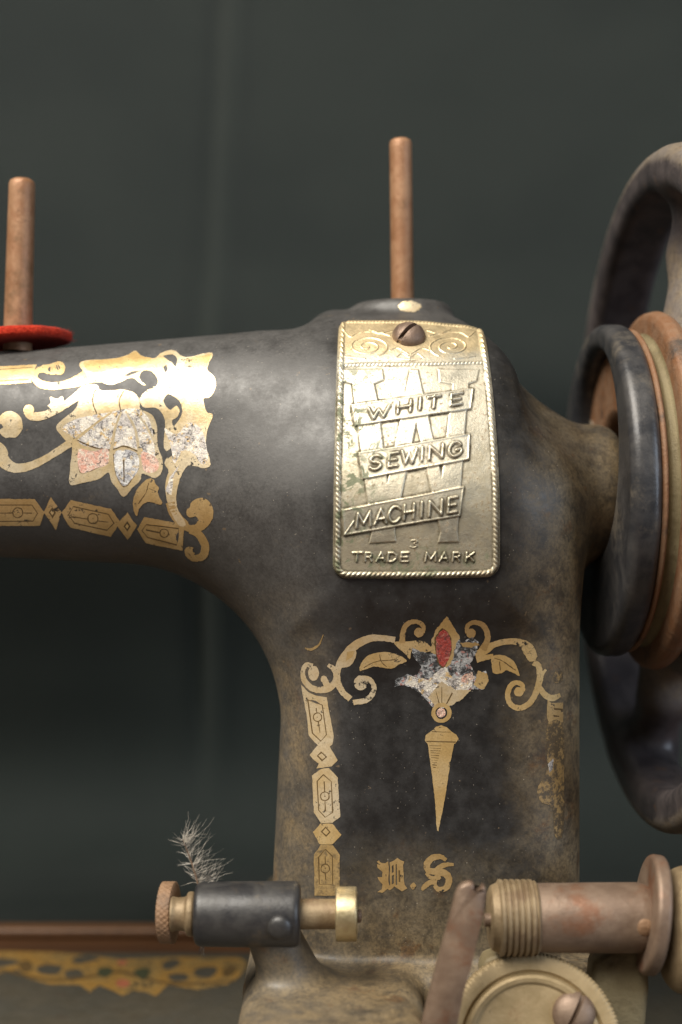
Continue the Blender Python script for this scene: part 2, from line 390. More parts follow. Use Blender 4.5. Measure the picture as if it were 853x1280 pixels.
def surface_nets(f, lo, hi, h):
    n = [int(math.ceil((hi[i]-lo[i])/h))+1 for i in range(3)]
    ax = [(lo[i]+h*np.arange(n[i])) for i in range(3)]
    F = np.empty(n, np.float32)
    for i in range(0, n[0], 24):
        X, Y, Z = np.meshgrid(ax[0][i:i+24], ax[1], ax[2], indexing='ij'); F[i:i+24] = f(X, Y, Z)
    S = (F < 0).astype(np.int8)
    cnt = sum(S[a:n[0]-1+a, b:n[1]-1+b, c:n[2]-1+c] for a in (0, 1) for b in (0, 1) for c in (0, 1))
    act = np.argwhere((cnt > 0) & (cnt < 8))
    idx = np.full([k-1 for k in n], -1, np.int32); idx[act[:, 0], act[:, 1], act[:, 2]] = np.arange(len(act))
    cor = [(a, b, c) for a in (0, 1) for b in (0, 1) for c in (0, 1)]
    val = {k: F[act[:, 0]+k[0], act[:, 1]+k[1], act[:, 2]+k[2]] for k in cor}
    acc = np.zeros((len(act), 3)); m = np.zeros(len(act))
    for i, p in enumerate(cor):
        for q in cor[i+1:]:
            if sum(abs(p[k]-q[k]) for k in range(3)) != 1: continue
            a, b = val[p], val[q]; x = (a < 0) != (b < 0)
            t = np.where(x, a/np.where(x, a-b, 1), 0)
            acc += np.where(x[:, None], np.array(p)+t[:, None]*(np.array(q)-np.array(p)), 0); m += x
    V = np.array(lo)+h*(act+acc/m[:, None])
    Q = []
    for d in range(3):
        e, g = [(1, 2), (2, 0), (0, 1)][d]
        s0 = [slice(None)]*3; s1 = [slice(None)]*3; s0[d] = slice(0, -1); s1[d] = slice(1, None)
        A, B = S[tuple(s0)], S[tuple(s1)]; ed = np.argwhere(A != B)
        ok = (ed[:, e] > 0) & (ed[:, g] > 0) & (ed[:, e] < n[e]-1) & (ed[:, g] < n[g]-1); ed = ed[ok]
        E = np.zeros(3, int); E[e] = 1; G = np.zeros(3, int); G[g] = 1
        c = [ed-E-G, ed-G, ed, ed-E]
        q = np.stack([idx[k[:, 0], k[:, 1], k[:, 2]] for k in c], 1)
        flip = A[ed[:, 0], ed[:, 1], ed[:, 2]] == 0
        q[flip] = q[flip][:, ::-1]; Q.append(q)
    for _ in range(2):
        v, g = val_grad(f, V); V = V-(v/np.maximum((g*g).sum(1), .2))[:, None]*g
    return V, np.concatenate(Q)
def val_grad(f, V, e=.05):
    x, y, z = V.T
    g = np.stack([f(x+e, y, z)-f(x-e, y, z), f(x, y+e, z)-f(x, y-e, z), f(x, y, z+e)-f(x, y, z-e)], 1)/(2*e)
    return f(x, y, z), g

body_only = lambda x, y, z: sd_body(x, y, z, False)
def onto_body(px, py, off, f=body_only):
    """where the sight line through a photograph pixel meets the casting, lifted off its surface"""
    px = np.asarray(px, float); py = np.asarray(py, float)
    d = np.stack([(px-426.5)*SP, np.full_like(px, D), (640-py)*SP], 1); d /= np.linalg.norm(d, axis=1)[:, None]
    p = np.array([0, -D, 0])+d*(D-30)/d[:, 1:2]*1.0
    t = np.zeros(len(px))
    for _ in range(90):
        q = p+d*t[:, None]; t = np.minimum(t+.7*f(*q.T), 160)
    q = p+d*t[:, None]; v, g = val_grad(f, q); g /= np.linalg.norm(g, axis=1)[:, None]
    return q+g*off, g

# ------------------------------------------------------------------ setting
def structure(name, me, mat):
    o = link(name, me, mat); o['kind'] = 'structure'; return o
Z0 = np.zeros(3)
TZ = -137.5
structure('table_top', bm_mesh('table_top', box_bm((-600, -420, TZ-20), (600, 480, TZ), 2), origin=Z0), M['wood'])
tt = bpy.data.objects['table_top']
bmz = box_bm((-600, 134.5, TZ), (600, 142, TZ+3.4), 1.2)
link('edge_moulding', bm_mesh('edge_moulding', bmz, origin=Z0), M['wood_edge'], tt)
# cloth: lies on the table behind the moulding, then hangs up out of the picture
path = [(143, TZ+.6)]+[(143+i*4, TZ+.6+.3*math.sin(i)) for i in range(1, 13)]
path += [(196+48*math.sin(a), TZ+48.6-48*math.cos(a)) for a in np.linspace(.1, math.pi/2, 14)]
sst = lambda t: (lambda u: u*u*(3-2*u))(min(max(t, 0), 1))
path += [(244-42*sst((z+84)/140)+.36*max(z-35, 0)*min(1, max(z-35, 0)/60), z) for z in np.linspace(-84, 420, 64)]  # overhang below and lean-back above are shaped to grade the cloth's brightness
path = np.array(path); xs = np.linspace(-520, 520, 261)
Yp = np.repeat(path[:, 0][:, None], len(xs), 1); Zp = np.repeat(path[:, 1][:, None], len(xs), 1)
Xp = np.repeat(xs[None], len(path), 0)
amp = np.clip((Zp+130)/60, 0, 1)
def ridge(x, c, wd): return np.exp(-((x-c)/wd)**2)
cre = -51+.012*(Zp-60)
fold = 14*np.sin(Xp/135+.55+Zp*.0035)+4*np.sin(Xp/70+Zp*.012)+1.2*np.sin(Xp/37+2+Zp*.006)
fold += 4.5*ridge(Xp, cre-3, 3.4)-3.4*ridge(Xp, cre+4.5, 4.2)-2*ridge(Xp, -158+.02*Zp, 12)-4*ridge(Xp, 150-.03*Zp, 22)
Yp = Yp+amp*fold
Zp = Zp+(1-amp)*(1.6+1.6*np.sin(Xp/43+Yp*.05))*np.clip((Yp-143)/14, 0, 1)
nx = len(xs); I = np.arange(len(path)*nx).reshape(len(path), nx)
Fq = np.stack([I[:-1, :-1], I[:-1, 1:], I[1:, 1:], I[1:, :-1]], -1).reshape(-1, 4)
o = structure('backdrop_cloth', np_mesh('backdrop_cloth', np.stack([Xp, Yp, Zp], -1).reshape(-1, 3), Fq, origin=Z0), M['cloth'])
sm = o.modifiers.new('thickness', 'SOLIDIFY'); sm.thickness = .0008; sm.offset = 1

# ------------------------------------------------------------------ the sewing machine
root = bpy.data.objects.new('sewing_machine', None); C.objects.link(root); root.location = ROOT*MM
root.empty_display_size = .02
root['label'] = 'old black sewing machine with worn gold flower decals and a stamped brass badge'
root['category'] = 'sewing machine'
def part(name, me, mat, parent=root, label=None):
    o = link(name, me, mat, parent)
    if label: o['label'] = label
    return o

V, Q = surface_nets(sd_body, (-158, -46, -145), (76, 92, 60), 1.15)
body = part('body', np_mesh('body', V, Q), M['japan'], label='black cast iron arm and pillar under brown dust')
bed = part('bed', bm_mesh('bed', box_bm((-265, -75, TZ), (105, 106, -132), 2.5)), M['japan_bed'])

# ------------------------------------------------------------------ gold transfers
def cat(pts, n=7, closed=False):
    p = np.array(pts, float)
    if len(p) < 3 and not closed: return p
    if closed: q = np.concatenate([p[-1:], p, p[:2]])
    else: q = np.concatenate([2*p[:1]-p[1:2], p, 2*p[-1:]-p[-2:-1]])
    out = []
    for i in range(1, len(q)-2):
        for k in range(n):
            t = k/n
            out.append(.5*((2*q[i])+(-q[i-1]+q[i+1])*t+(2*q[i-1]-5*q[i]+4*q[i+1]-q[i+2])*t*t+(-q[i-1]+3*q[i]-3*q[i+1]+q[i+2])*t**3))
    if not closed: out.append(q[-2])
    return np.array(out)
class Zoom:
    def __init__(s, ox, oy, f): s.ox, s.oy, s.f = ox, oy, f
    def pt(s, p): return np.array([s.ox+p[0]/s.f, s.oy+p[1]/s.f])
    def poly(s, pts, smooth=False):
        p = np.array([s.pt(q) for q in pts]); return [cat(p, 5, True) if smooth else p]
    def circle(s, c, r, n=20, ry=None):
        ry = ry or r; return [np.array([s.pt((c[0]+r*math.cos(2*math.pi*i/n), c[1]+ry*math.sin(2*math.pi*i/n))) for i in range(n)])]
    def stroke(s, pts, wd=None, smooth=True):
        """pts (x, y, width) or (x, y) with wd"""
        a = np.array([(*p, wd) if len(p) == 2 else p for p in pts], float)
        if smooth: a = cat(a, 6)
        p = np.stack([s.ox+a[:, 0]/s.f, s.oy+a[:, 1]/s.f], 1); h = a[:, 2]/s.f/2
        t = np.gradient(p, axis=0); t /= np.linalg.norm(t, axis=1)[:, None]+1e-9; nn = np.stack([-t[:, 1], t[:, 0]], 1)
        L = p+nn*h[:, None]; R = p-nn*h[:, None]
        out = []
        for i in range(len(p)-1): out.append(np.array([L[i], L[i+1], R[i+1], R[i]]))
        return out
def inside(pts, poly):
    x, y = pts.T; r = np.zeros(len(pts), bool); n = len(poly)
    lo, hi = poly.min(0), poly.max(0)
    m = (x >= lo[0]) & (x <= hi[0]) & (y >= lo[1]) & (y <= hi[1])
    if not m.any(): return r
    xm, ym = x[m], y[m]; c = np.zeros(len(xm), bool); j = n-1
    for i in range(n):
        xi, yi = poly[i]; xj, yj = poly[j]
        if yi != yj:
            c ^= ((yi > ym) != (yj > ym)) & (xm < (xj-xi)*(ym-yi)/(yj-yi)+xi)
        j = i
    r[m] = c; return r
DEC = [0]
def decal(name, layers, mapper=onto_body, parent=body, grid=7.0, off=.055, jag=.34, step=3.2):
    """flat transfer: layers (polygons, material or None for bare) painted in order, cut into one planar sheet and laid on the casting"""
    mats = []; pts = []; edges = []
    def dense(p):
        out = []
        for a, c in zip(p, np.roll(p, -1, 0)):
            n = max(1, int(np.hypot(*(c-a))/step)) if len(p) > 4 else 1
            out += [a+(c-a)*k/n for k in range(n)]
        return np.array(out)
    layers = [([dense(np.asarray(p, float)) for p in shp], m) for shp, m in layers]
    for shp, m in layers:
        if m and m not in mats: mats.append(m)
        for p in shp:
            k = len(pts); pts += [tuple(q) for q in p]; edges += [(k+i, k+(i+1) % len(p)) for i in range(len(p))]
    allp = np.array(pts); lo, hi = allp.min(0), allp.max(0)
    for gx in np.arange(lo[0]+grid/2, hi[0], grid):
        for gy in np.arange(lo[1]+grid/2, hi[1], grid): pts.append((gx, gy))
    vs, es, fs, _, _, _ = delaunay_2d_cdt([Vector(p) for p in pts], edges, [], 0, 1e-4)
    vs = np.array([tuple(v) for v in vs]); fs = np.array([tuple(f) for f in fs if len(f) == 3])
    cen = vs[fs].mean(1); mi = np.full(len(fs), -1)
    for shp, m in layers:
        ins = np.zeros(len(fs), bool)
        for p in shp: ins |= inside(cen, p)
        mi[ins] = mats.index(m) if m else -1
    fs = fs[mi >= 0]; mi = mi[mi >= 0]
    us, inv = np.unique(fs, return_inverse=True); fs = inv.reshape(fs.shape); v2 = vs[us]
    v2 = v2+jag*rng.uniform(-1, 1, v2.shape)
    DEC[0] += 1
    v3, vn = mapper(v2[:, 0], v2[:, 1], off+.006*(DEC[0] % 6))
    a, b, c = v3[fs[:, 0]], v3[fs[:, 1]], v3[fs[:, 2]]
    nn = np.cross(b-a, c-a); mid = (a+b+c)/3-np.array([0, -D, 0]); fl = (nn*mid).sum(1) > 0
    fs[fl] = fs[fl][:, ::-1]
    me = np_mesh(name, v3, fs, matidx=mi)
    if len(me.vertices) == len(vn): me.normals_split_custom_set_from_vertices(vn)
    return part(name, me, [M[m] for m in mats], parent)

A = Zoom(0, 360, 2.8433); A1 = Zoom(0, 430, 5.687); A2 = Zoom(130, 430, 5.687); A3 = Zoom(0, 570, 5.687); A4 = Zoom(130, 570, 5.687)
P5 = Zoom(370, 760, 4.489); P6 = Zoom(540, 760, 4.489); P7 = Zoom(370, 930, 4.062); PX = Zoom(0, 0, 1)
def ring_line(z, pts, wd): return z.stroke(list(pts)+[pts[0], pts[1]], wd, smooth=False)[:-1]
def link_motif(z, outline, ring, line, circ, mat, lw=8):
    L = [(z.poly(outline), mat), (ring_line(z, ring, lw), 'ink'), (z.stroke(line, lw, smooth=False), 'ink')]
    if circ:
        (cx, cy), r = circ
        L += [(z.circle((cx, cy), r+lw*.5, 16), 'ink'), (z.circle((cx, cy), r-lw*.5, 16), mat), (z.circle((cx, cy), lw*.6, 8), 'ink')]
    return L

# arm: upper border, foliage, flower
decal('border_decal', [(A1.poly([(-60, 162), (0, 160), (265, 146), (240, 200), (222, 276), (0, 290), (-60, 292)]), 'gold'),
                       (A1.stroke([(-60, 185), (0, 182), (235, 168)], 5, smooth=False), 'ink'), (A1.stroke([(-60, 266), (0, 264), (205, 252)], 5, smooth=False), 'ink')])
decal('scroll_decal', [
    (A1.stroke([(420, 165, 80), (370, 180, 80), (300, 178, 50), (258, 205, 40), (248, 245, 44), (290, 285, 52), (370, 300, 52), (460, 290, 55), (560, 262, 80), (640, 225, 110), (720, 200, 150)]), 'gold'),
    (A1.circle((420, 172), 45, 18, 48), 'gold'),
    (A.poly([(290, 262), (400, 252), (450, 240), (482, 224), (505, 242), (550, 250), (575, 230), (618, 222), (662, 246), (755, 231), (737, 285), (764, 320), (766, 355), (748, 388), (725, 396), (735, 440), (758, 452),
             (738, 505), (733, 560), (745, 600), (748, 632), (722, 640), (690, 632), (665, 635), (640, 680), (628, 740), (634, 790), (662, 838), (640, 845), (610, 800), (592, 745), (589, 690), (600, 650), (585, 622),
             (600, 590), (582, 560), (588, 480), (575, 442), (550, 425), (512, 425), (497, 395), (520, 366), (548, 354), (508, 344), (470, 320), (425, 336), (390, 344), (352, 330), (300, 300)], True), 'gold_silver'),
    (A.poly([(300, 262), (400, 253), (450, 241), (482, 226), (505, 243), (540, 252), (500, 275), (420, 285), (330, 300)], True), 'gold'),
    (A.poly([(662, 250), (752, 234), (735, 284), (690, 292), (650, 282)]), 'gold'),
    (A2.poly([(252, 228), (285, 190), (345, 200), (383, 250), (372, 302), (312, 300), (265, 262)], True), None),
    (A2.poly([(140, 225), (200, 195), (270, 190), (215, 215), (175, 230)]), None),
    (A2.poly([(425, 88), (485, 75), (522, 105), (510, 160), (480, 130)], True), None),
    (A2.poly([(420, 165), (445, 150), (455, 180), (440, 210)]), None),
    (A2.poly([(425, 410), (455, 358), (512, 380), (552, 430), (553, 510), (500, 582), (486, 545), (520, 520), (540, 475), (515, 440), (470, 468)], True), None),
    (A2.poly([(545, 288), (580, 296), (550, 300)]), 'ink'), (A2.stroke([(440, 320), (520, 300), (590, 320)], 4), 'ink'),
    (A2.poly([(430, 600), (520, 640), (600, 560), (690, 600), (730, 720), (740, 830), (690, 850), (640, 780), (560, 760), (500, 850), (470, 700)], True), 'flake'),
    (A2.poly([(440, 770), (480, 740), (490, 790), (455, 815)]), None),
    (A4.poly([(440, 250), (470, 150), (540, 60), (500, 140), (480, 280)]), 'flake')])
decal('flower_decal', [
    (A.poly([(275, 372), (298, 347), (345, 345), (362, 365), (440, 362), (482, 376), (498, 405), (500, 430), (540, 450), (558, 490), (562, 560), (578, 610), (577, 650), (556, 675), (530, 668), (505, 660), (500, 682), (470, 712), (440, 742),
             (415, 710), (398, 690), (385, 655), (352, 680), (302, 690), (250, 698), (250, 640), (258, 560), (238, 545), (200, 498), (225, 465), (262, 437), (280, 405)], True), 'gold_silver'),
    (A.poly([(222, 500), (265, 468), (330, 452), (400, 440), (480, 428), (530, 465), (547, 540), (553, 600), (560, 640), (500, 600), (490, 575), (440, 560), (390, 575), (300, 560), (262, 530)], True), 'flake'),
    (A.stroke([(262, 535, 5), (330, 565, 5), (395, 575, 5), (440, 562, 5), (490, 580, 5)]), 'ink'), (A.stroke([(282, 578, 4), (286, 655, 4), (345, 640, 4), (386, 622, 4)]), 'ink'), (A.stroke([(405, 590, 4), (412, 655, 4), (440, 706, 4), (468, 682, 4), (495, 640, 4)]), 'ink'), (A.stroke([(345, 350, 4), (330, 400, 4), (345, 450, 4)]), 'ink'), (A.stroke([(440, 365, 4), (425, 400, 4), (430, 440, 4)]), 'ink'),
    (A.stroke([(432, 438, 6), (410, 500, 9), (396, 578, 12)]), 'gold_silver'), (A.stroke([(448, 438, 6), (480, 500, 9), (498, 592, 12)]), 'gold_silver'), (A.stroke([(400, 440, 6), (330, 490, 8), (262, 545, 12)]), 'gold_silver'), (A.stroke([(480, 432, 6), (520, 490, 8), (556, 560, 10)]), 'gold_silver'),
    (A.poly([(280, 575), (330, 580), (383, 572), (384, 625), (345, 640), (288, 655)], True), 'pink'),
    (A.poly([(505, 585), (550, 598), (566, 630), (548, 655), (512, 648)], True), 'pink'),
    (A.poly([(408, 588), (440, 575), (488, 588), (494, 640), (468, 680), (440, 704), (412, 655)], True), 'petal_white'),
    (A.stroke([(440, 610), (442, 690)], 5), 'ink')])
decal('leaf_decal', [(A4.poly([(310, 165), (350, 163), (370, 200), (392, 225), (385, 260), (400, 300), (416, 332), (398, 346), (330, 325), (280, 342), (250, 382), (236, 425), (215, 392), (209, 320), (230, 250), (270, 200)], True), 'gold_tan'),
                     (A4.stroke([(320, 190), (300, 260), (245, 340)], 7), 'ink'), (A4.stroke([(320, 230), (370, 250)], 6), 'ink')])
decal('tendril_decal', [(A1.circle((206, 470), 38), 'gold_silver'), (A1.stroke([(190, 480, 46), (215, 512, 50), (270, 516, 62), (350, 495, 55), (430, 455, 52), (520, 395, 55), (600, 335, 70)]), 'gold_silver'),
                        (A1.poly([(342, 445), (362, 420), (358, 378), (410, 388), (448, 374), (458, 440), (400, 475)], True), 'gold_silver')])
decal('scroll_decal', [(A1.circle((72, 575), 92, 26, 98), 'gold_silver'), (A1.poly([(-40, 560), (10, 570), (26, 590), (5, 608), (-40, 610)]), None), (A1.poly([(20, 672), (68, 662), (130, 665), (60, 700)]), None),
                       (A.stroke([(-30, 560, 50), (0, 580, 52), (10, 612, 48), (55, 640, 34), (120, 628, 28), (190, 590, 25), (252, 550, 28)]), 'gold_silver')])
decal('corner_scroll_decal', [
    (A4.stroke([(478, 330, 74), (498, 400, 72), (545, 465, 70), (610, 508, 62), (680, 500, 70), (732, 440, 80), (738, 375, 74), (690, 330, 66)]), 'gold_tan'),
    (A4.circle((690, 375), 80, 26, 78), 'gold_tan'), (A4.circle((622, 400), 36), 'gold_tan'),
    (A4.poly([(625, 455), (645, 430), (668, 445), (655, 482), (620, 490), (600, 475)], True), None),
    (A4.stroke([(620, 520, 60), (680, 560, 55), (722, 640, 58), (705, 710, 56), (640, 725, 46), (592, 690, 44)]), 'gold_tan'),
    (A4.circle((612, 680), 38), 'gold_tan'), (A4.circle((652, 668), 20), None)])
decal('link_decal', link_motif(A3, [(-60, 305), (250, 305), (290, 365), (318, 398), (300, 450), (285, 496), (-60, 496)], [(-50, 348), (228, 348), (268, 405), (238, 462), (-50, 464)], [(0, 405), (230, 405)], ((128, 402), 36), 'gold_tan'))
decal('diamond_decal', [(A3.poly([(362, 290), (402, 348), (440, 398), (420, 460), (400, 525), (358, 462), (312, 402), (338, 345)]), 'gold_tan'), (A3.poly([(373, 362), (398, 402), (374, 442), (348, 402)]), 'ink'), (A3.poly([(373, 380), (386, 402), (374, 422), (360, 402)]), 'gold')])
decal('link_decal', link_motif(A3, [(505, 312), (650, 345), (792, 375), (852, 462), (825, 520), (790, 572), (640, 540), (502, 506), (470, 460), (440, 402)], [(522, 360), (770, 412), (812, 475), (762, 527), (532, 477), (490, 417)], [(512, 432), (772, 470)], ((662, 444), 36), 'gold_tan'))
decal('diamond_decal', [(A4.poly([(170, 400), (200, 450), (237, 492), (205, 545), (170, 596), (130, 540), (90, 490), (130, 445)]), 'gold_tan'), (A4.poly([(166, 462), (190, 498), (166, 536), (142, 498)]), 'ink'), (A4.poly([(166, 482), (178, 498), (166, 516), (153, 498)]), 'gold')])
decal('link_decal', link_motif(A4, [(290, 432), (420, 458), (540, 480), (572, 500), (560, 672), (430, 646), (300, 620), (270, 575), (238, 520)], [(302, 486), (532, 516), (520, 632), (312, 578), (272, 530)], [(300, 525), (470, 560)], ((430, 548), 30), 'gold_tan'))

# pillar: left column
decal('link_decal', link_motif(P5, [(30, 430), (70, 470), (115, 492), (175, 500), (188, 590), (200, 640), (212, 720), (206, 765), (180, 785), (130, 778), (95, 740), (74, 715), (62, 600), (45, 520)], [(68, 515), (150, 545), (172, 712), (140, 746), (94, 702)], [(115, 562), (136, 700)], ((122, 612), 24), 'gold_silver', 6))
decal('diamond_decal', [(P7.poly([(110, 8), (172, 12), (190, 45), (213, 82), (182, 113), (105, 124), (118, 100), (90, 80), (72, 54)]), 'gold_silver'), (P7.poly([(130, 38), (160, 66), (134, 88), (106, 60)]), 'ink'), (P7.poly([(131, 46), (152, 66), (134, 80), (114, 60)]), 'gold_silver')])
decal('link_decal', link_motif(P7, [(128, 126), (168, 121), (213, 170), (222, 300), (226, 368), (186, 400), (128, 402), (92, 346), (84, 160)], [(140, 155), (180, 190), (187, 346), (150, 372), (116, 336), (108, 190)], [(144, 190), (151, 342)], ((148, 265), 22), 'gold_silver', 6))
decal('diamond_decal', [(P7.poly([(125, 404), (186, 404), (232, 462), (186, 510), (122, 508), (88, 446)]), 'gold'), (P7.poly([(152, 418), (178, 446), (154, 472), (128, 446)]), 'ink'), (P7.poly([(152, 427), (169, 446), (154, 463), (137, 446)]), 'gold')])
decal('link_decal', link_motif(P7, [(128, 510), (190, 514), (223, 562), (224, 690), (222, 770), (96, 770), (94, 640), (92, 562)], [(150, 534), (186, 570), (188, 712), (120, 712), (116, 575)], [(150, 570), (152, 690)], ((150, 632), 22), 'gold_worn', 6))
# pillar: crown of scrolls
decal('scroll_decal', [
    (P5.circle((364, 420), 38, 20, 42), 'gold_silver'), (P5.stroke([(370, 392, 30), (415, 402, 28), (438, 440, 27), (428, 485, 30), (390, 518, 32), (322, 530, 28)]), 'gold_silver'),
    (P5.stroke([(306, 510, 34), (262, 470, 34), (238, 420, 34), (234, 355, 34), (262, 285, 42), (330, 212, 48), (410, 172, 40), (485, 168, 34), (556, 178, 34)]), 'gold_silver'),
    (P5.poly([(245, 330), (300, 326), (330, 290), (340, 245), (310, 232), (262, 270)], True), 'gold_silver'),
    (P5.poly([(280, 300), (320, 270), (330, 240), (290, 245)]), 'gold'),
    (P5.circle((100, 366), 31, 18, 42), 'gold_silver'), (P5.stroke([(95, 325, 28), (60, 318, 26), (42, 350, 26), (45, 398, 30), (78, 440, 34), (130, 460, 36), (190, 448, 38), (226, 405, 36), (220, 350, 32), (180, 318, 20)]), 'gold_silver'),
    (P5.circle((158, 398), 19), 'gold_silver'), (P5.poly([(145, 400), (180, 400), (200, 440), (160, 445)]), 'gold_silver')])
decal('leaf_decal', [(P5.poly([(358, 352), (364, 315), (385, 285), (420, 260), (500, 246), (570, 262), (622, 296), (575, 318), (545, 338), (495, 336), (440, 328), (395, 342)], True), 'gold'), (P5.stroke([(380, 335), (450, 300), (560, 290)], 5), 'ink'), (P5.stroke([(470, 262), (480, 300), (510, 330)], 5), 'ink')])
decal('scroll_decal', [(P5.poly([(556, 190), (620, 188), (700, 182), (745, 205), (766, 238), (700, 248), (655, 232), (640, 285), (618, 262), (562, 212)], True), 'gold'),
                       (P5.circle((690, 137), 27), 'gold_tan'), (P5.stroke([(712, 140, 22), (716, 105, 24), (685, 78, 24), (638, 82, 28), (606, 118, 30), (596, 195, 34)]), 'gold_tan')])
decal('palmette_decal', [
    (PX.poly([(514, 809), (526, 814), (541, 817), (546, 790), (553, 778), (559, 770.5), (566, 780), (573, 795), (577, 803), (590, 796), (598, 802), (596, 815), (588, 830), (594, 842), (608, 838), (611, 852), (605, 862), (588, 861), (578, 873), (565, 882), (552, 885), (541, 883), (531, 873), (518, 861), (506, 856), (494, 858), (495, 849), (509, 843), (522, 844), (527, 833), (518, 822)]), 'flake_dark'),
    (PX.poly([(509, 844), (522, 846), (535, 850), (548, 838), (556, 830), (566, 848), (580, 845), (592, 846), (590, 858), (575, 872), (552, 882), (538, 878), (520, 860), (506, 855)]), 'flake'),
    (PX.poly([(539, 815), (540, 799), (546, 786), (559, 770.5), (569, 787), (575, 797), (570, 806), (566, 824), (560, 834), (550, 832), (545, 818)]), 'gold'),
    (PX.poly([(555, 785), (563, 795), (565, 812), (557, 833), (549, 832), (544, 812), (543, 802), (547, 791)], True), 'ink'),
    (PX.poly([(555.5, 787), (562, 796), (564, 812), (557, 831), (550, 830), (545.5, 812), (545, 802), (548, 793)], True), 'red'),
    (PX.poly([(575, 803), (596, 803), (600, 806), (590, 809), (580, 808)]), 'gold_tan'),
    (PX.poly([(598, 838), (609, 842), (611, 852), (605, 862), (598, 860), (592, 856)]), 'gold'),
    (PX.poly([(578, 845), (590, 840), (594, 848), (584, 854), (577, 852)]), 'pink'),
    (PX.poly([(535, 872), (552, 852), (570, 862), (590, 862), (577, 874), (560, 884), (545, 884)]), 'gold_silver'),
    (PX.stroke([(552, 858), (553, 880)], 1.0), 'ink'), (PX.stroke([(545, 864), (550, 880)], .8), 'ink'), (PX.stroke([(566, 866), (558, 880)], .8), 'ink')], jag=.8, step=2.2)
decal('ring_decal', [(PX.circle((552, 891), 12.6, 24), 'gold'), (PX.circle((552, 891), 7.6, 18), None), (PX.circle((551.5, 891), 5.8, 16), 'pink')])
decal('pendant_decal', [(PX.poly([(540.5, 913), (545, 908.5), (552, 906.5), (559, 909), (564, 914), (571, 918.5), (573.5, 924), (569, 929.5), (567.5, 930), (563, 955), (556, 1000), (550, 1030), (548, 1039), (546.3, 1038), (544, 1000), (539, 960), (535, 929.5), (531.5, 925.5), (532, 919)]), 'gold'),
    (PX.stroke([(540, 914.6), (564, 915.2)], 1.1, smooth=False), 'ink'), (PX.stroke([(533, 926.5), (570, 927.5)], 1.1, smooth=False), 'ink')]
    + [(PX.stroke([(537+.16*i*3, 932+i*3), (552-.25*i*3, 932.5+i*3)], .75, smooth=False), 'ink') for i in range(10)])
decal('scroll_decal', [
    (P6.circle((488, 470), 27), 'gold'), (P6.stroke([(512, 468, 24), (506, 432, 26), (470, 418, 28), (436, 445, 30), (426, 500, 30), (450, 548, 31), (500, 560, 32), (552, 530, 32), (588, 465, 34), (606, 390, 36), (598, 325, 32), (570, 305, 36)]), 'gold'),
    (P6.stroke([(582, 280, 26), (545, 222, 48), (490, 192, 38), (420, 188, 32), (350, 205, 34), (298, 235, 50), (245, 268, 40)]), 'gold'),
    (P6.poly([(505, 225), (560, 212), (586, 262), (580, 292), (548, 300), (526, 268)], True), 'gold'),
    (P6.circle((220, 142), 27), 'gold_tan'), (P6.stroke([(198, 142, 22), (200, 102, 24), (235, 80, 26), (285, 95, 30), (312, 145, 32), (308, 190, 34), (285, 235, 44)]), 'gold_tan'),
    (P6.stroke([(250, 290, 36), (300, 278, 30), (345, 270, 26)]), 'gold')])
decal('leaf_decal', [(P6.poly([(335, 276), (370, 262), (420, 272), (466, 308), (492, 378), (462, 366), (418, 350), (392, 366), (345, 366), (335, 315)], True), 'gold'), (P6.stroke([(350, 280), (400, 300), (470, 350)], 5), 'ink'), (P6.stroke([(380, 300), (385, 350)], 5), 'ink')])
# pillar: worn right column
decal('column_decal', [(P6.stroke([(600, 440, 30), (632, 485, 34), (672, 505, 36), (722, 488, 24)]), 'gold'), (P6.stroke([(640, 345, 14), (618, 375, 20), (612, 410, 22)]), 'gold'),
    (P6.poly([(648, 515), (672, 535), (735, 528), (736, 640), (655, 660), (645, 600)]), 'gold_tan'), (P6.poly([(680, 560), (735, 565), (735, 575), (685, 572)]), 'ink'), (P6.poly([(680, 600), (715, 604), (712, 612), (684, 610)]), 'ink'),
    (P6.poly([(690, 360), (712, 352), (732, 358), (728, 410), (690, 420), (682, 390)], True), 'gold_ghost'),
    (PX.poly([(684, 907), (703, 905), (705, 960), (704, 1040), (694, 1045), (690, 1010), (676, 1002), (672, 985), (680, 972), (684, 955)], True), 'gold_ghost'),
    (PX.poly([(685, 955), (692, 948), (691, 962), (687, 966)]), 'petal_white')])
# initials
decal('initial_u_decal', [(P7.poly([(410, 596), (422, 590), (432, 603), (452, 604), (470, 596), (472, 640), (470, 700), (476, 720), (462, 738), (440, 755), (414, 752), (436, 736), (442, 712), (418, 686), (414, 674), (438, 676), (440, 650), (416, 628), (412, 610), (430, 614)]), 'gold_tan'),
    (P7.poly([(478, 600), (498, 592), (515, 578), (532, 590), (552, 596), (545, 615), (548, 690), (552, 715), (566, 733), (538, 748), (520, 736), (500, 722), (478, 742), (462, 735), (478, 715)]), 'gold_tan'),
    (P7.poly([(487, 620), (497, 612), (497, 650), (488, 655)]), None), (P7.poly([(488, 668), (498, 662), (499, 706), (489, 712)]), None), (P7.poly([(506, 612), (513, 606), (514, 716), (507, 712)]), None), (P7.poly([(522, 640), (530, 640), (530, 700), (523, 700)]), 'ink')])
decal('full_stop_decal', [(P7.poly([(580, 722), (596, 703), (612, 720), (597, 738)], True), 'gold_tan')])
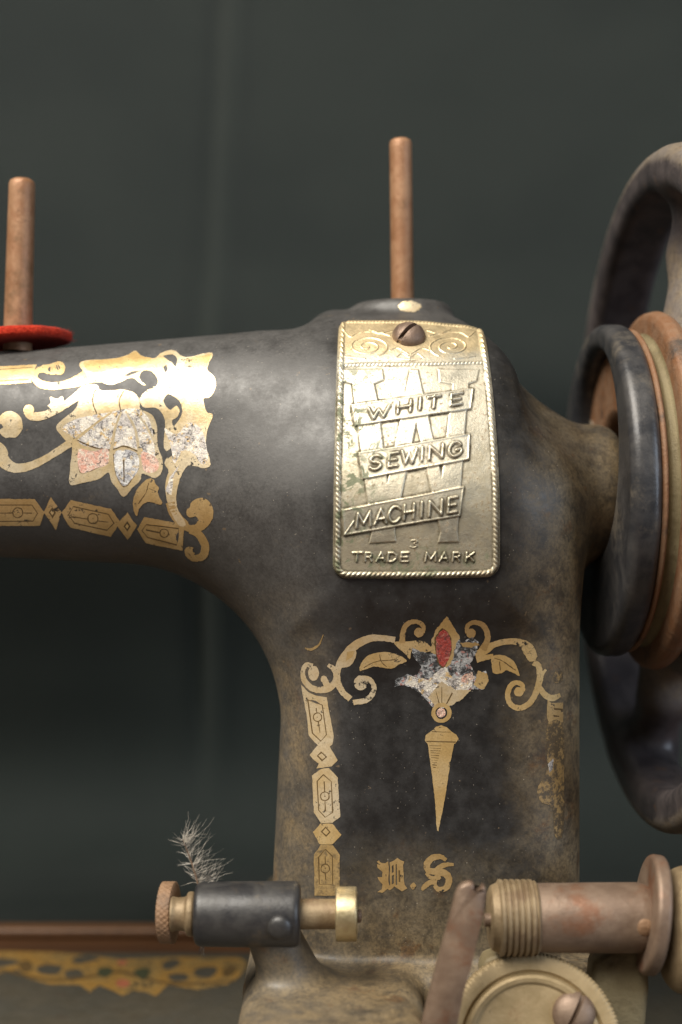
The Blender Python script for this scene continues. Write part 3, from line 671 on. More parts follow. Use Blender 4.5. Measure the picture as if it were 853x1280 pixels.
decal('initial_s_decal', [(P7.stroke([(764, 590, 16), (735, 572, 26), (695, 578, 32), (668, 605, 34), (672, 640, 30), (715, 648, 34), (760, 658, 36), (778, 690, 34), (762, 730, 30), (725, 738, 26), (705, 715, 20)]), 'gold_tan'),
    (P7.stroke([(800, 612, 14), (770, 612, 22), (735, 622, 26), (715, 645, 26), (722, 690, 22)]), 'gold_tan'), (P7.stroke([(660, 655, 14), (690, 680, 20), (735, 672, 22)]), 'gold_tan'), (P7.stroke([(716, 705, 24), (684, 702, 26), (655, 722, 26), (640, 742, 12)]), 'gold_tan'), (P7.stroke([(655, 742, 10), (690, 720, 12)]), None)])
decal('scuff_decal', [(P5.stroke([(52, 225, 8), (85, 232, 14), (130, 205, 10), (155, 150, 4)]), 'gold_worn')])

# transfer along the back of the bed
B8 = Zoom(0, 1080, 2.666)
def onto_bed(px, py, off):
    k = SP*(np.asarray(py)-640)/D; d = 132/k
    return np.stack([(np.asarray(px)-426.5)*SP/D*d, d-D, np.full(len(px), -132+off)], 1), np.tile([0., 0., 1.], (len(px), 1))
decal('bed_decal', [(B8.poly([(-300, 292), (0, 290), (200, 295), (400, 318), (600, 310), (800, 312), (830, 330), (800, 375), (760, 402), (660, 420), (560, 402), (520, 442), (490, 428), (440, 425), (410, 440), (380, 424), (330, 404), (300, 430), (270, 404), (160, 402), (90, 380), (60, 350), (0, 366), (-300, 372)]), 'gold_bed'),
    (B8.poly([(122, 348), (150, 336), (205, 342), (190, 368), (140, 366)], True), None), (B8.poly([(650, 352), (700, 342), (726, 352), (700, 380), (655, 374)], True), None), (B8.poly([(-80, 322), (0, 314), (62, 325), (30, 340), (-80, 345)], True), None),
    (B8.poly([(240, 316), (290, 306), (332, 318), (300, 326), (260, 334)], True), None), (B8.poly([(540, 334), (575, 318), (604, 326), (580, 348), (550, 352)], True), None), (B8.poly([(215, 362), (260, 350), (280, 372), (240, 390)], True), None), (B8.poly([(560, 372), (610, 366), (630, 384), (580, 392)], True), None),
    (B8.poly([(60, 330), (100, 324), (110, 352), (80, 362)], True), 'ink'), (B8.poly([(745, 350), (790, 340), (780, 366), (750, 378)], True), 'ink'), (B8.stroke([(0, 352, 8), (150, 385, 10), (280, 380, 8), (400, 360, 10), (520, 392, 8), (640, 400, 10), (780, 390, 6)]), 'ink'),
    (B8.poly([(325, 356), (352, 344), (376, 352), (366, 374), (338, 378)], True), 'bed_green'), (B8.poly([(448, 356), (474, 346), (502, 354), (486, 384), (458, 376)], True), 'bed_green'),
    (B8.circle((410, 398), 24, 14, 14), 'bed_red'), (B8.circle((408, 330), 18, 12, 8), 'bed_red')], mapper=onto_bed, parent=bed, grid=12)

# ------------------------------------------------------------------ stamped badge: one sheet in relief, bent over the head
def head_profile(s):
    """(y, z) and outward normal at arc length s up the front of the head"""
    z0 = -14.2
    zs = np.linspace(z0, HZ, 200); ys = np.full(200, HY-RY)
    t = np.linspace(0, 1.25, 1200)[1:]
    zs = np.concatenate([zs, HZ+RZ*np.sin(t)]); ys = np.concatenate([ys, HY-RY*np.cos(t)])
    L = np.concatenate([[0], np.cumsum(np.hypot(np.diff(zs), np.diff(ys)))])
    return np.interp(s, L, ys), np.interp(s, L, zs)
SL = 0
for SL in np.arange(50, 80, .1):
    yy, zz = head_profile(np.array([SL]))
    if 640-zz[0]/(SP*(D+yy[0])/D) < 409: break
U0, U1 = -1.7, 35.1; h = .135
us = np.arange(U0-.4, U1+.4+h, h); ss = np.arange(-.4, SL+.4+h, h)
Ug, Sg = np.meshgrid(us, ss, indexing='ij'); yy, zz = head_profile(np.clip(Sg, 0, SL))
zz = zz+np.where(Sg < 0, Sg, 0)
tap = 1-.072*np.clip(Sg/SL, 0, 1)**1.6; Xg = (U0+U1)/2+(Ug-(U0+U1)/2)*tap
base = np.stack([Xg, yy, zz], -1).reshape(-1, 3)
for _ in range(14):
    v, g = val_grad(body_only, base); g[:, 0] *= .0; base = base-(v*.8)[:, None]*g/np.maximum((g*g).sum(1), .2)[:, None]
v, g = val_grad(body_only, base); g /= np.linalg.norm(g, axis=1)[:, None]
pxg = 426.5+base[:, 0]/(SP*(D+base[:, 1])/D); pyg = 640-base[:, 2]/(SP*(D+base[:, 1])/D)
PXY = np.stack([pxg, pyg], 1); N = len(PXY)
uF = Ug.ravel(); sF = Sg.ravel()
H = np.zeros(N); LAB = np.zeros(N, int)
def seg_dist(pl, reach):
    """distance in pixels to a polyline and position along it, inside its bounds"""
    pl = np.asarray(pl, float); lo = pl.min(0)-reach; hi = pl.max(0)+reach
    m = np.where((PXY >= lo).all(1) & (PXY <= hi).all(1))[0]; q = PXY[m]
    best = np.full(len(m), 1e9); pos = np.zeros(len(m)); side = np.zeros(len(m)); acc = 0.
    for a, b in zip(pl[:-1], pl[1:]):
        ab = b-a; L = np.hypot(*ab)+1e-9; t = np.clip(((q-a)@ab)/L**2, 0, 1); d = np.hypot(*(q-a-t[:, None]*ab).T)
        sd = (ab[0]*(q[:, 1]-a[1])-ab[1]*(q[:, 0]-a[0]))/L
        k = d < best; best[k] = d[k]; pos[k] = acc+t[k]*L; side[k] = sd[k]; acc += L
    return m, best, pos, side
def poly_sd(pl):
    pl = np.asarray(pl, float); m, d, _, _ = seg_dist(np.concatenate([pl, pl[:1]]), 8)
    return m, np.where(inside(PXY[m], pl), -d, d)
def raise_poly(pl, height, edge=1.2, label=0, rim=0.):
    m, d = poly_sd(pl); k = np.clip(.5-d/edge, 0, 1); k = k*k*(3-2*k); H[m] = H[m]*(1-k)+height*k
    if rim: H[m] += rim*np.exp(-((d+1.1)/1.0)**2)
    if label: LAB[m[d < 0]] = label
def ridge_line(pl, wd, height, label=0):
    m, d, _, _ = seg_dist(pl, wd*2); k = np.clip(1-(d/wd)**2, 0, 1); H[m] += height*k**.8
    if label: LAB[m[d < wd*.8]] = label
# monogram W behind the banners
Zb = Zoom(390, 360, 3.281)
def zb(pts): return np.array([Zb.pt(p) for p in pts])
Wm = zb([(128, 345), (290, 343), (295, 385), (255, 402), (270, 470), (310, 800), (372, 500), (402, 345), (435, 345), (500, 640), (530, 780), (575, 405), (520, 395), (515, 343), (685, 345), (672, 392), (640, 402), (595, 1000), (600, 1040), (515, 1042), (525, 1000), (428, 560), (340, 990), (345, 1038), (235, 1045), (245, 1000), (165, 400), (125, 392)])
raise_poly(Wm, .22, 1.8, 1)
# plain field texture is in the material; borders of twisted rope
def rope(pl, wd=3.5, pitch=6.2, height=.50):
    m, d, pos, side = seg_dist(pl, wd*1.5); k = np.clip(1-(d/wd)**2, 0, 1)
    H[m] += height*k*(.42+.58*np.abs(np.sin(math.pi*(pos+side*.8)/pitch))); LAB[m[d < wd]] = 2
def frame_px(u, s):
    u = np.asarray(u, float); s = np.asarray(s, float); i = np.clip(((u-us[0])/h).round().astype(int), 0, len(us)-1); j = np.clip(((s-ss[0])/h).round().astype(int), 0, len(ss)-1)
    return PXY[i*len(ss)+j]
ins = 1.0; n1 = 60
bl = frame_px([U0+ins]*n1, np.linspace(SL-1.2, 3, n1)); bo = frame_px(np.linspace(U0+3, U1-3, 40), [ins]*40); br = frame_px([U1-ins]*n1, np.linspace(3, SL-1.2, n1))
cl = frame_px(U0+3-2*np.cos(np.linspace(0, 1.57, 7)), 3-2*np.sin(np.linspace(0, 1.57, 7))); cr = frame_px(U1-3+2*np.sin(np.linspace(0, 1.57, 7)), 3-2*np.cos(np.linspace(0, 1.57, 7)))
rope(np.concatenate([bl, cl, bo, cr, br]))
tp = frame_px(np.linspace(U0+2, U1-2, 40), [SL-1.0]*40); rope(tp, 1.8, 4.4, .3)
rope(np.array([Zoom(410, 400, 3.877).pt(p) for p in [(48, 232), (200, 226), (400, 226), (600, 222), (740, 218)]]), 2.2, 4.8, .32)
# scrollwork under the screw
Zt = Zoom(410, 400, 3.877)
def spiral(c, r0, r1, a0, turns, sx=1., n=50):
    return [Zt.pt((c[0]+sx*(r0+(r1-r0)*i/n)*1.25*math.cos(a0+turns*2*math.pi*i/n), c[1]+(r0+(r1-r0)*i/n)*.62*math.sin(a0+turns*2*math.pi*i/n))) for i in range(n+1)]
for sx, cx in ((1, 190), (-1, 590)):
    ridge_line(spiral((cx, 143), 8, 84, .4, 2.1, sx), 1.0, .20, 3)
    fx = lambda x: 395+sx*(x-395)
    for pl in ([(80, 70), (110, 95), (150, 75), (230, 72), (300, 90)], [(80, 190), (130, 196), (180, 200)], [(330, 195), (360, 175), (395, 195)], [(300, 160), (340, 150), (390, 180)], [(200, 62), (250, 80), (310, 66)], [(340, 200), (395, 205)]):
        ridge_line(cat([Zt.pt((fx(x), y)) for x, y in pl], 5), .95, .17, 3)
# banners
ZB = Zoom(410, 490, 3.877); ZC = Zoom(410, 590, 3.877)
ban = [ [ZB.pt(p) for p in [(113, 70), (300, 45), (500, 18), (703, -8), (690, 95), (500, 120), (300, 150), (132, 174)]],
        [ZB.pt(p) for p in [(148, 300), (330, 272), (510, 240), (686, 210), (680, 335), (500, 368), (330, 398), (168, 428)]],
        [ZC.pt(p) for p in [(68, 182), (250, 148), (450, 112), (658, 72), (638, 212), (450, 242), (260, 275), (78, 306), (74, 250)]] ]
for i, b_ in enumerate(ban): raise_poly(np.array(b_), .34, 1.6, 4+i, .11)
ridge_line([ZC.pt(p) for p in [(82, 300), (104, 268), (126, 236)]], 1.2, .2, 6)
# raised letters
GLYPH = {'W': [[(0, 0), (.27, 1), (.5, .25), (.73, 1), (1, 0)]], 'H': [[(0, 0), (0, 1)], [(1, 0), (1, 1)], [(0, .5), (1, .5)]], 'I': [[(.5, 0), (.5, 1)]], 'T': [[(0, 0), (1, 0)], [(.5, 0), (.5, 1)]],
    'E': [[(1, 0), (0, 0), (0, 1), (1, 1)], [(0, .5), (.85, .5)]], 'S': [[(.95, .15), (.7, 0), (.3, 0), (.03, .2), (.2, .43), (.75, .55), (.97, .78), (.7, 1), (.3, 1), (.02, .84)]], 'N': [[(0, 1), (0, 0), (1, 1), (1, 0)]],
    'G': [[(.95, .2), (.7, 0), (.3, 0), (0, .35), (0, .68), (.3, 1), (.7, 1), (1, .82), (1, .55), (.6, .55)]], 'M': [[(0, 1), (.08, 0), (.5, .8), (.92, 0), (1, 1)]], 'A': [[(0, 1), (.5, 0), (1, 1)], [(.2, .66), (.8, .66)]],
    'C': [[(.97, .2), (.7, 0), (.3, 0), (0, .33), (0, .67), (.3, 1), (.7, 1), (.97, .8)]], 'R': [[(0, 1), (0, 0), (.7, 0), (.95, .14), (.95, .36), (.7, .5), (0, .5)], [(.55, .5), (1, 1)]],
    'D': [[(0, 0), (0, 1), (.6, 1), (1, .7), (1, .3), (.6, 0), (0, 0)]], 'K': [[(0, 0), (0, 1)], [(1, 0), (0, .6)], [(.35, .42), (1, 1)]], '3': [[(0, .1), (.5, 0), (.95, .2), (.5, .46), (1, .74), (.5, 1), (0, .88)]]}
LET = []
def letter(ch, z, x0, x1, ytop, ybot, slope, wd=1.75, height=.44, ci=10):
    lab = 20+len(LET); LET.append(ch)
    for st in GLYPH[ch]:
        pl = [z.pt((x0+(x1-x0)*a+(b-.5)*(-4), ytop+(ybot-ytop)*b+slope*(a-.5)*(x1-x0))) for a, b in st]
        if ch in 'SGC3': pl = cat(pl, 5)
        ridge_line(pl, wd, height, lab)
for ch, a, b, t in (('W', 195, 298, 84), ('H', 340, 400, 58), ('I', 428, 462, 44), ('T', 482, 540, 36), ('E', 592, 645, 22)): letter(ch, ZB, a, b, t, t+52, -.15)
for ch, a, b, t in (('S', 205, 258, 318), ('E', 296, 338, 305), ('W', 358, 428, 290), ('I', 440, 470, 278), ('N', 490, 552, 268), ('G', 585, 640, 256)): letter(ch, ZB, a, b, t, t+62, -.15)
for ch, a, b, t in (('M', 140, 208, 195), ('A', 228, 284, 180), ('C', 297, 350, 170), ('H', 370, 415, 158), ('I', 440, 465, 148), ('N', 490, 548, 140), ('E', 580, 622, 126)): letter(ch, ZC, a, b, t, t+68, -.15)
for ch, a, b in (('T', 118, 165), ('R', 182, 212), ('A', 236, 276), ('D', 292, 330), ('E', 354, 390), ('M', 472, 522), ('A', 540, 580), ('R', 604, 636), ('K', 668, 704)): letter(ch, ZC, a, b, 388, 430, -.02, 1.35, .34)
letter('3', ZC, 400, 432, 328, 364, 0, .9, .16)
# worn-flat and dinged
wob = np.zeros(N)
for k in range(26):
    a = rng.uniform(0, 2*math.pi); fq = rng.uniform(.15, .9); wob += np.sin(uF*fq*math.cos(a)+sF*fq*math.sin(a)+rng.uniform(0, 6.3))/26
H += .10*wob
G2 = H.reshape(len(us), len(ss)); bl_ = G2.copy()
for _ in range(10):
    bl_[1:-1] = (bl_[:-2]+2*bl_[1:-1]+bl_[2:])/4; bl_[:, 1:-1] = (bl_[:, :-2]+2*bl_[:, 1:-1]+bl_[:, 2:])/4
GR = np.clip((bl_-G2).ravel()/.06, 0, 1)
ra_ = (((LAB > 0) & (LAB != 2)).astype(float)+.35*(LAB == 2)).reshape(len(us), len(ss))
for _ in range(3):
    ra_[1:-1] = (ra_[:-2]+2*ra_[1:-1]+ra_[2:])/4; ra_[:, 1:-1] = (ra_[:, :-2]+2*ra_[:, 1:-1]+ra_[:, 2:])/4
RAI = ra_.ravel()
# rolled edge
rc = np.where(sF > SL/2, 4.2, 3.2); qx = np.abs(uF-(U0+U1)/2)-((U1-U0)/2-rc); qs = np.abs(sF-SL/2)-(SL/2-rc)
ed = np.hypot(np.maximum(qx, 0), np.maximum(qs, 0))+np.minimum(np.maximum(qx, qs), 0)-rc
keep = ed < .38
H = .75+H; H = np.where(ed > -.35, H*np.sqrt(np.clip(1-((ed+.35)/.5)**2, 0, 1))-np.where(ed > .1, .3, 0), H)
VB = base+g*H[:, None]
nu, ns = len(us), len(ss); I = np.arange(N).reshape(nu, ns)
Qb = np.stack([I[:-1, :-1], I[1:, :-1], I[1:, 1:], I[:-1, 1:]], -1).reshape(-1, 4); Qb = Qb[keep[Qb].all(1)]
fn = np.cross(VB[Qb[:, 1]]-VB[Qb[:, 0]], VB[Qb[:, 3]]-VB[Qb[:, 0]])
VN = np.zeros((N, 3))
for k in range(4): np.add.at(VN, Qb[:, k], fn)
if (VN*g).sum(1).mean() < 0: VN = -VN; Qb = Qb[:, ::-1]
VN /= np.linalg.norm(VN, axis=1)[:, None]+1e-12
fl = LAB[Qb[:, 0]]
def badge_piece(name, sel, parent, label=None):
    f = Qb[sel]; us_, inv = np.unique(f, return_inverse=True)
    me = np_mesh(name, VB[us_], inv.reshape(f.shape)); me.normals_split_custom_set_from_vertices(VN[us_])
    rz = me.attributes.new('raised', 'FLOAT', 'POINT'); rz.data.foreach_set('value', RAI[us_].astype(np.float32))
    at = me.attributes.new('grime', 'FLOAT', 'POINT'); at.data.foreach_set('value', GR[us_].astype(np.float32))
    return part(name, me, M['badge'], parent, label)
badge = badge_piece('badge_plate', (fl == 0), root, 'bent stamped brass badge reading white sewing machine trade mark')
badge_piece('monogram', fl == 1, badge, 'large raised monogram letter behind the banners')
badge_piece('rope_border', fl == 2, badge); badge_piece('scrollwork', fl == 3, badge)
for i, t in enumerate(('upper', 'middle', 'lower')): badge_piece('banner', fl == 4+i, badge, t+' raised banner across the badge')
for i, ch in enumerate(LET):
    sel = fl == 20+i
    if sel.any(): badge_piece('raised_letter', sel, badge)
# badge screw
pc = onto_body([511], [424], .6)[0][0]; _, gg = val_grad(body_only, pc[None]); gg = gg[0]/np.linalg.norm(gg[0]); gg = gg+np.array([0, -.25, 0])
part('badge_screw', bm_mesh('badge_screw', slotted_dome(pc, gg, (.62, 0.3, .70), 3.95, 3.1, 1.05, 1.7), sharp=35), M['screw'], badge)

# ------------------------------------------------------------------ spool pins
def pin(base, top, r0, r1, name='spool_pin'):
    a = Vector(base); b = Vector(top); L = (b-a).length
    pr = [(0, 0), (0, r0)]+[(L*t, r0+(r1-r0)*t) for t in np.linspace(.05, .93, 9)]+[(L-r1*.45, r1), (L-r1*.2, r1*.9), (L-.12, r1*.62), (L, 0)]
    return part(name, bm_mesh(name, lathe_bm(pr, 32, a, b-a, (1, 0, 0)), sharp=60), M['spool_wood'])
pin(P(503.5, 384, 41), P(501, 173, 41), 2.9, 2.85)
pin((P(22, 432, 33)[0], 33, 40), P(28, 223, 33), 3.55, 3.2)
# patch rubbed bright in front of the pin
decal('bare_patch_decal', [(PX.poly([(498, 383), (503, 378), (512, 376.5), (521, 378), (527, 383), (522, 388), (512, 390.5), (503, 388.5)], True), 'gold_silver')], jag=.8, step=2.5)

# ------------------------------------------------------------------ hand wheel
PSI = math.radians(2.0); WAX = Vector((math.cos(PSI), math.sin(PSI), 0)); WC = Vector((66, AY, AZ))-WAX*66
def wheel_xy(x, y):
    dx, dy = x-66, y-AY
    return 66+dx*math.cos(PSI)+dy*math.sin(PSI), AY-dx*math.sin(PSI)+dy*math.cos(PSI)
def sd_wheel(x, y, z):
    x, y = wheel_xy(x, y)
    r = np.hypot(y-AY, z-AZ)
    qx = np.abs(x-83.0)-(8.0-3.6); qr = np.abs(r-78.6)-(5.2-3.6)
    rim = np.hypot(np.maximum(qx, 0), np.maximum(qr, 0))+np.minimum(np.maximum(qx, qr), 0)-3.6
    hub = smin(cylx(x, y, z, 77.5, 96, AY, AZ, 39, 4), cylx(x, y, z, 83, 95, AY, AZ, 47, 5), 4)
    d = smin(rim, hub, 2)
    for ang in (-58, 108, 205):
        a = math.radians(ang); b_ = math.radians(ang-10)
        p0 = (91, AY+34*math.cos(a), AZ+34*math.sin(a)); p1 = (87, AY+57*math.cos(b_), AZ+58*math.sin(b_)); c_ = math.radians(ang-6); p2 = (86, AY+76*math.cos(c_), AZ+76*math.sin(c_))
        s_ = smin(roundcone(x, y, z, p0, p1, 13, 6.5), roundcone(x, y, z, p1, p2, 6.5, 6.5), 4)
        d = smin(d, s_, 8)
    return d
V, Q = surface_nets(sd_wheel, (62, -54, -84), (112, 124, 94), 1.15)
wheel = part('hand_wheel', np_mesh('hand_wheel', V, Q), M['wheel'], label='large worn cast hand wheel with curved spokes')
ax0 = WC
def sd_ring(x, y, z):
    x, y = wheel_xy(x, y)
    d = cylx(x, y, z, 62.9, 70.0, AY, AZ, 41.2, 2.4)
    hole = np.hypot(y-AY, z-AZ-9.2)-25.6
    return -smin(-d, hole, 3.0)
V, Q = surface_nets(sd_ring, (58, -9, -39), (75, 79, 50), .62)
part('clutch_ring', np_mesh('clutch_ring', V, Q), M['ringpaint'], wheel, 'dark rounded ring with bluish shine')
cup = [(77.8, 0), (77.8, 16.0), (76.5, 17), (69.2, 18.5), (68.0, 20), (67.6, 28), (67.4, 34.4), (69.0, 36.0), (70.6, 36.4), (69.9, 39.4), (70.6, 40.3), (71.4, 40.0), (71.8, 38)]
part('pulley_cup', bm_mesh('pulley_cup', lathe_bm(rounded(cup, .8), 120, ax0, WAX), sharp=50), M['orange_rust'], wheel, 'rusty hollow face inside the ring')
grv = [(71.5, 39.2), (71.9, 38.0), (72.9, 37.4), (74.2, 38.4), (74.7, 40.6), (74.6, 41.2)]
part('pulley_groove', bm_mesh('pulley_groove', lathe_bm(rounded(grv, .5), 144, ax0, WAX), sharp=60), M['olive'], wheel)
flg = [(74.3, 38), (74.5, 42.6), (75.2, 44.0), (77.6, 44.6), (79.6, 43.6), (80.6, 36)]
part('pulley_flange', bm_mesh('pulley_flange', lathe_bm(rounded(flg, .6), 144, ax0, WAX), sharp=60), M['orange_rust'], wheel, 'orange rusty flange of the belt pulley')
part('shaft_hole', bm_mesh('shaft_hole', lathe_bm([(67.25, 0), (67.25, 4.2), (67.9, 4.5)], 24, WC+Vector((-math.sin(PSI), math.cos(PSI), 0))*24+Vector((0, 0, 15)), WAX)), M['wheel'], wheel)

# ------------------------------------------------------------------ thread tension, left
TY = -14.0
def xp(px, y=TY): return P(px, 0, y)[0]
def zp(py, y=TY): return P(0, py, y)[2]
tk = SP*(D+TY)/D
tz = zp(1142.5); tc = (0, TY, tz)
ten = bpy.data.objects.new('thread_tension', None); C.objects.link(ten); ten.parent = root
bp = rounded([(xp(244), 0), (xp(244), 6.7), (xp(300), 6.85), (xp(376), 6.9), (xp(376), 0)], 1.7, 6)
part('barrel', bm_mesh('barrel', lathe_bm(bp, 64, tc), sharp=60), M['barrel'], ten)
part('barrel_knob', bm_mesh('barrel_knob', lathe_bm([(-1.5, 2.9), (0, 2.75), (.6, 2.5), (1.1, 1.9), (1.4, 1.0), (1.5, 0)], 28, (xp(352), TY-6.5, tz-1.0), (0, -1, -.12), (1, 0, 0))), M['barrel'], ten)
def knurl(a, r, t):
    return r*(1+.028*(abs(math.sin(17*t+a*2.2))+abs(math.sin(17*t-a*2.2))-1)) if r > 6 else r
x0, x1 = xp(197), xp(216)
kp = [(x0+.1, 0), (x0, 4.5), (x0+.15, 5.8)]+[(x0+.35+(x1-x0-.5)*i/7, 6.45) for i in range(8)]+[(x1+.1, 5.8), (x1+.4, 4.0), (x1+.5, 0)]
part('thumb_nut', bm_mesh('thumb_nut', lathe_bm(kp, 204, tc, (1, -.10, 0.02), rmod=knurl), sharp=70), M['rust'], ten, 'rusty knurled thumb nut')
part('collar', bm_mesh('collar', lathe_bm(rounded([(xp(214), 0), (xp(214), 3.9), (xp(221), 3.4), (xp(233), 3.6), (xp(235), 4.7), (xp(243), 4.7), (xp(244.5), 3.6), (xp(246), 0)], .6), 48, tc), sharp=60), M['brass_dirty'], ten)
part('shaft', bm_mesh('shaft', lathe_bm([(xp(374), 0), (xp(374), 3.2), (xp(421), 3.15), (xp(421), 0)], 40, tc)), M['brass_dirty'], ten)
part('end_disc', bm_mesh('end_disc', lathe_bm(rounded([(xp(419.5), 0), (xp(419.5), 5.75), (xp(446.5), 5.75), (xp(446.5), 0)], .5), 56, tc), sharp=50), M['brass'], ten, 'brass end disc of the thread tension')
part('end_screw', bm_mesh('end_screw', lathe_bm(rounded([(xp(446), 0), (xp(446), 1.4), (xp(452), 1.3), (xp(452.5), 0)], .4), 20, (0, TY-1.5, tz), sharp if False else (1, 0, 0))), M['screw'], ten)

# ------------------------------------------------------------------ bobbin winder, right
win = bpy.data.objects.new('bobbin_winder', None); C.objects.link(win); win.parent = root
WY = -17.0; wz = zp(1147, WY); wc = (0, WY, wz); wx = lambda p: xp(p, WY)
thr = [(wx(611), 0), (wx(611), 5.6), (wx(614), 6.6), (wx(622), 7.3)]
for i in range(6): thr += [(wx(624+i*7.4), 7.95), (wx(628+i*7.4), 7.9), (wx(629.4+i*7.4), 7.35), (wx(630.6+i*7.4), 7.4)]
thr += [(wx(669), 7.7), (wx(672), 7.2), (wx(672), 0)]
part('threaded_collar', bm_mesh('threaded_collar', lathe_bm(thr, 64, wc), sharp=35), M['brass_dirty'], win, 'ribbed tan collar')
part('winder_shaft', bm_mesh('winder_shaft', lathe_bm(rounded([(wx(668), 0), (wx(668), 7.1), (wx(740), 7.25), (wx(800), 7.3), (wx(812), 6.6), (wx(816), 0)], .8), 64, wc), sharp=60), M['steel'], win)
part('stop_pin', bm_mesh('stop_pin', lathe_bm([(wx(603), 0), (wx(603), 1.1), (wx(604), 1.4), (wx(614), 1.4)], 18, (0, WY-3.5, wz+.5))), M['steel'], win)
part('small_screw', bm_mesh('small_screw', lathe_bm([(-.6, 1.9), (.1, 1.8), (.5, 1.3), (.65, 0)], 20, (wx(797), WY-7.0, wz), (0, -1, 0), (1, 0, 0))), M['rust'], win)
part('washer', bm_mesh('washer', lathe_bm(rounded([(-1.6, 0), (-1.6, 11.9), (-.9, 12.5), (1.2, 12.5), (1.7, 11.8), (1.7, 0)], .5), 72, (wx(815), WY, zp(1143, WY)), (1, -.03, -.13)), sharp=50), M['steel'], win, 'tilted brown steel washer')
part('friction_wheel', bm_mesh('friction_wheel', lathe_bm(rounded([(wx(826), 0), (wx(826), 6), (wx(832), 10.5), (wx(842), 12.6), (wx(860), 13.6), (wx(885), 13.2), (wx(898), 11), (wx(900), 0)], 1.5), 64, (0, WY, zp(1141, WY)), (1, 0, -.05)), sharp=60), M['brass_dirty'], win)
# lever
lev = slab([(583, 1104), (592, 1103), (595, 1111), (591, 1119), (596, 1124), (601, 1117), (603, 1106), (607, 1109), (609, 1118), (605, 1140), (598, 1170), (590, 1206), (580, 1240), (570, 1290), (560, 1330), (516, 1330), (533, 1260), (545, 1215), (560, 1160), (570, 1118), (575, 1108)], -31, -28, .7)
part('lever', bm_mesh('lever', lev, sharp=50), M['steel'], win, 'flat brown notched lever')
# toothed disc
gc = Vector(P(667, 1308, -24)); gn = Vector((-.05, -1, .26)).normalized()
def teeth(a, r, t): return r*(1-.010*(math.sin(128*t) > 0)) if r > 17.8 else r
gp = [(-5, 0), (-5, 18.0), (-4.6, 18.5), (-.7, 18.5), (-.2, 18.0), (0, 17.2), (0, 15.2), (-.5, 14.8), (-.6, 14.6), (.9, 14.2), (1.3, 13.6), (1.2, 12.8), (.7, 12.2), (.6, 0)]
part('toothed_disc', bm_mesh('toothed_disc', lathe_bm(gp, 512, gc, gn, rmod=teeth), sharp=30), M['tan_metal'], win, 'dusty tan disc with fine teeth')
sc = gc+Vector(((720-667)*.162, 0, 0)); sc = sc+gn*.6+Vector((0, 0, 6.2))+Vector((0, 1.6, 0))
part('disc_screw', bm_mesh('disc_screw', slotted_dome(sc, gn, (.45, 0, .9), 4.6, 2.6, 1.0, 1.4), sharp=35), M['steel'], win)
part('bracket', bm_mesh('bracket', slab([(742, 1200), (770, 1192), (800, 1184), (811, 1205), (813, 1240), (806, 1290), (800, 1330), (740, 1330), (735, 1260)], -15, -8, 1.5, 3), sharp=60), M['olive'], win)
part('bracket_arm', bm_mesh('bracket_arm', slab([(600, 1218), (606, 1200), (640, 1188), (680, 1184), (672, 1196), (640, 1203), (618, 1215), (610, 1240)], -16, -9, 1.0, 2), sharp=60), M['olive'], win)

# ------------------------------------------------------------------ loose things
felt = bm_mesh('felt_washer', lathe_bm(rounded([(-1.3, 3.7), (-1.4, 9), (-1.3, 12.8), (-.6, 13.5), (.8, 13.4), (1.3, 12.8), (1.5, 3.7), (-1.3, 3.7)], .7, 4), 72, (0, 0, 0), (-.07, .03, 1), (1, 0, 0), rmod=lambda a, r, t: r*(1+.014*math.sin(5*t)+.012*math.sin(13*t+1)+.008*math.sin(29*t)) if r > 8 else r), origin=Z0, sharp=80)
fc = P(21, 424, 33); fo = link('felt_washer', felt, M['felt']); fo.location = [v*MM for v in fc]
fo['label'] = 'red felt washer round the foot of the left spool pin'; fo['category'] = 'felt washer'

def hairs(strands, r0, sides=3):
    Vs = []; Fs = []
    for pts, r in strands:
        pts = [Vector(p) for p in pts]; n = len(pts); k0 = len(Vs)
        for i, p in enumerate(pts):
            t = (pts[min(i+1, n-1)]-pts[max(i-1, 0)]).normalized(); u = t.orthogonal().normalized(); v = t.cross(u); rr = r*(1-.8*i/(n-1))
            for k in range(sides): a = 2*math.pi*k/sides; Vs.append(p+(u*math.cos(a)+v*math.sin(a))*rr)
        for i in range(n-1):
            for k in range(sides):
                a = k0+i*sides+k; b = k0+i*sides+(k+1) % sides; Fs.append((a, b, b+sides, a+sides))
    return Vs, Fs
Z4 = Zoom(180, 1020, 2.843); FY = -12.0
def z4(x, y, dy=0): p = Z4.pt((x, y)); return Vector(P(p[0], p[1], FY+dy))
fb = z4(195, 250)
tuft = bpy.data.objects.new('downy_feather', None); C.objects.link(tuft); tuft.location = fb*MM
tuft['label'] = 'small grey downy feather caught behind the thread tension'; tuft['category'] = 'feather'
q = [z4(*p) for p in ((200, 262), (188, 225), (170, 165), (150, 112), (138, 82))]
Vq, Fq_ = hairs([(q, .33)], 0, 6)
link('quill', np_mesh('quill', np.array([tuple(v) for v in Vq]), np.array(Fq_), origin=np.array(fb)), M['quill'], tuft)
st = []
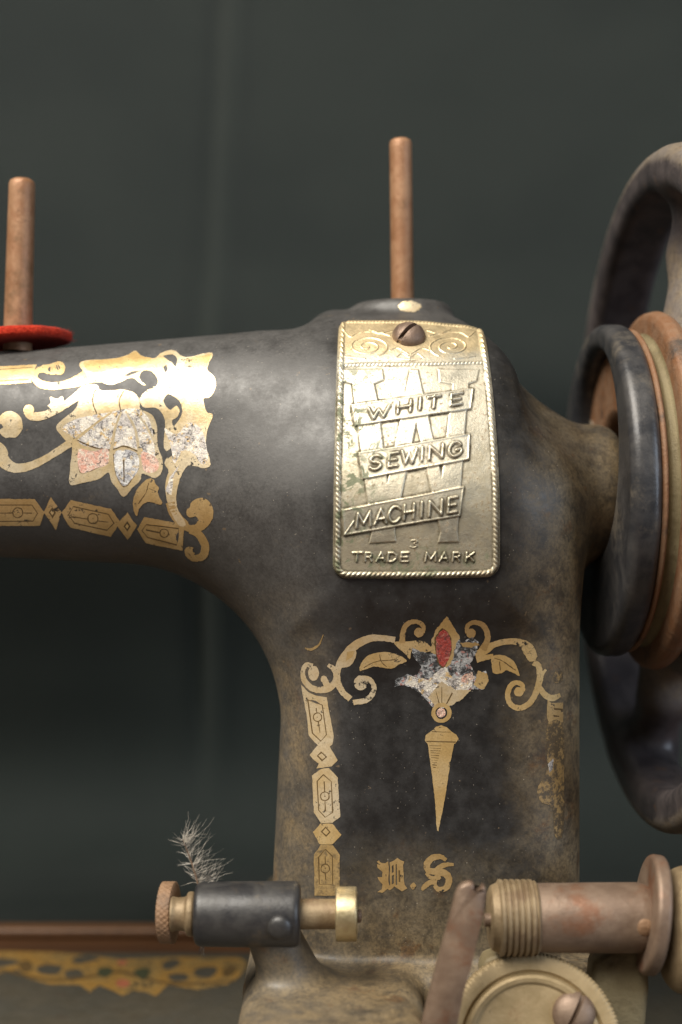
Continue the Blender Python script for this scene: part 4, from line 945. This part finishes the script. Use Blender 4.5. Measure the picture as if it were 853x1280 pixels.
for i in range(125):
    t = random.uniform(.0, 1.0)**.9; k = t*(len(q)-1); a = int(min(k, len(q)-2)); b0 = q[a].lerp(q[a+1], k-a)
    side = 1 if random.random() < .66 else -1
    L = random.uniform(3.5, 9)*(1-.35*t) if side > 0 else random.uniform(2, 4.2)*(1-.2*t)
    an = math.radians(random.gauss(52, 18)) if side > 0 else math.radians(random.gauss(150, 24))
    d = Vector((math.cos(an), random.uniform(-.5, .5), math.sin(an))); c = Vector((random.uniform(-.35, .15), random.uniform(-.3, .3), random.uniform(-.35, .25))); w2 = Vector((random.uniform(-.12, .12), random.uniform(-.1, .1), random.uniform(-.1, .1)))
    st.append(([b0+d*L*s+c*L*s*s+w2*L*math.sin(s*5) for s in (0, .2, .4, .6, .8, 1)], random.uniform(.04, .085)))
for i in range(12):
    b0 = z4(random.uniform(190, 235), random.uniform(225, 250)); e = z4(random.uniform(245, 285), random.uniform(150, 210), random.uniform(-2, 2)); m = (b0+e)/2+Vector((.4, 0, -.6)); st.append(([b0, b0.lerp(m, .5), m, e], .11))
for i in range(16):
    b0 = z4(random.uniform(196, 216), 440, 6); e = z4(random.uniform(192, 222), random.uniform(480, 515), 5); st.append(([b0, b0.lerp(e, .35)+Vector((random.uniform(-.2, .2), 0, 0)), b0.lerp(e, .7), e], .06))
Vh, Fh = hairs(st, 0, 3)
ho = link('down', np_mesh('down', np.array([tuple(v) for v in Vh]), np.array(Fh), origin=np.array(fb)), M['hair'], tuft); ho['kind'] = 'stuff'

fz = []
for i in range(420):
    t = random.uniform(0, 2*math.pi); up = random.choice((1, 1, 0)); r = random.uniform(5, 13.3) if up else 13.3
    b0 = Vector((r*math.cos(t), r*math.sin(t), (1.3 if up else random.uniform(-1, 1.1))+.07*r*math.cos(t)))
    d = Vector((math.cos(t)*(.3 if up else 1)+random.uniform(-.6, .6), math.sin(t)*(.3 if up else 1)+random.uniform(-.6, .6), (1 if up else .2)*random.uniform(.2, .9)))
    L = random.uniform(.5, 1.3); fz.append(([b0, b0+d*L*.5+Vector((random.uniform(-.1, .1), 0, .1)), b0+d*L], .055))
Vz, Fz = hairs(fz, 0, 3)
zo = link('fuzz', np_mesh('fuzz', np.array([tuple(v) for v in Vz]), np.array(Fz), origin=Z0), M['felt'], fo); zo['kind'] = 'stuff'
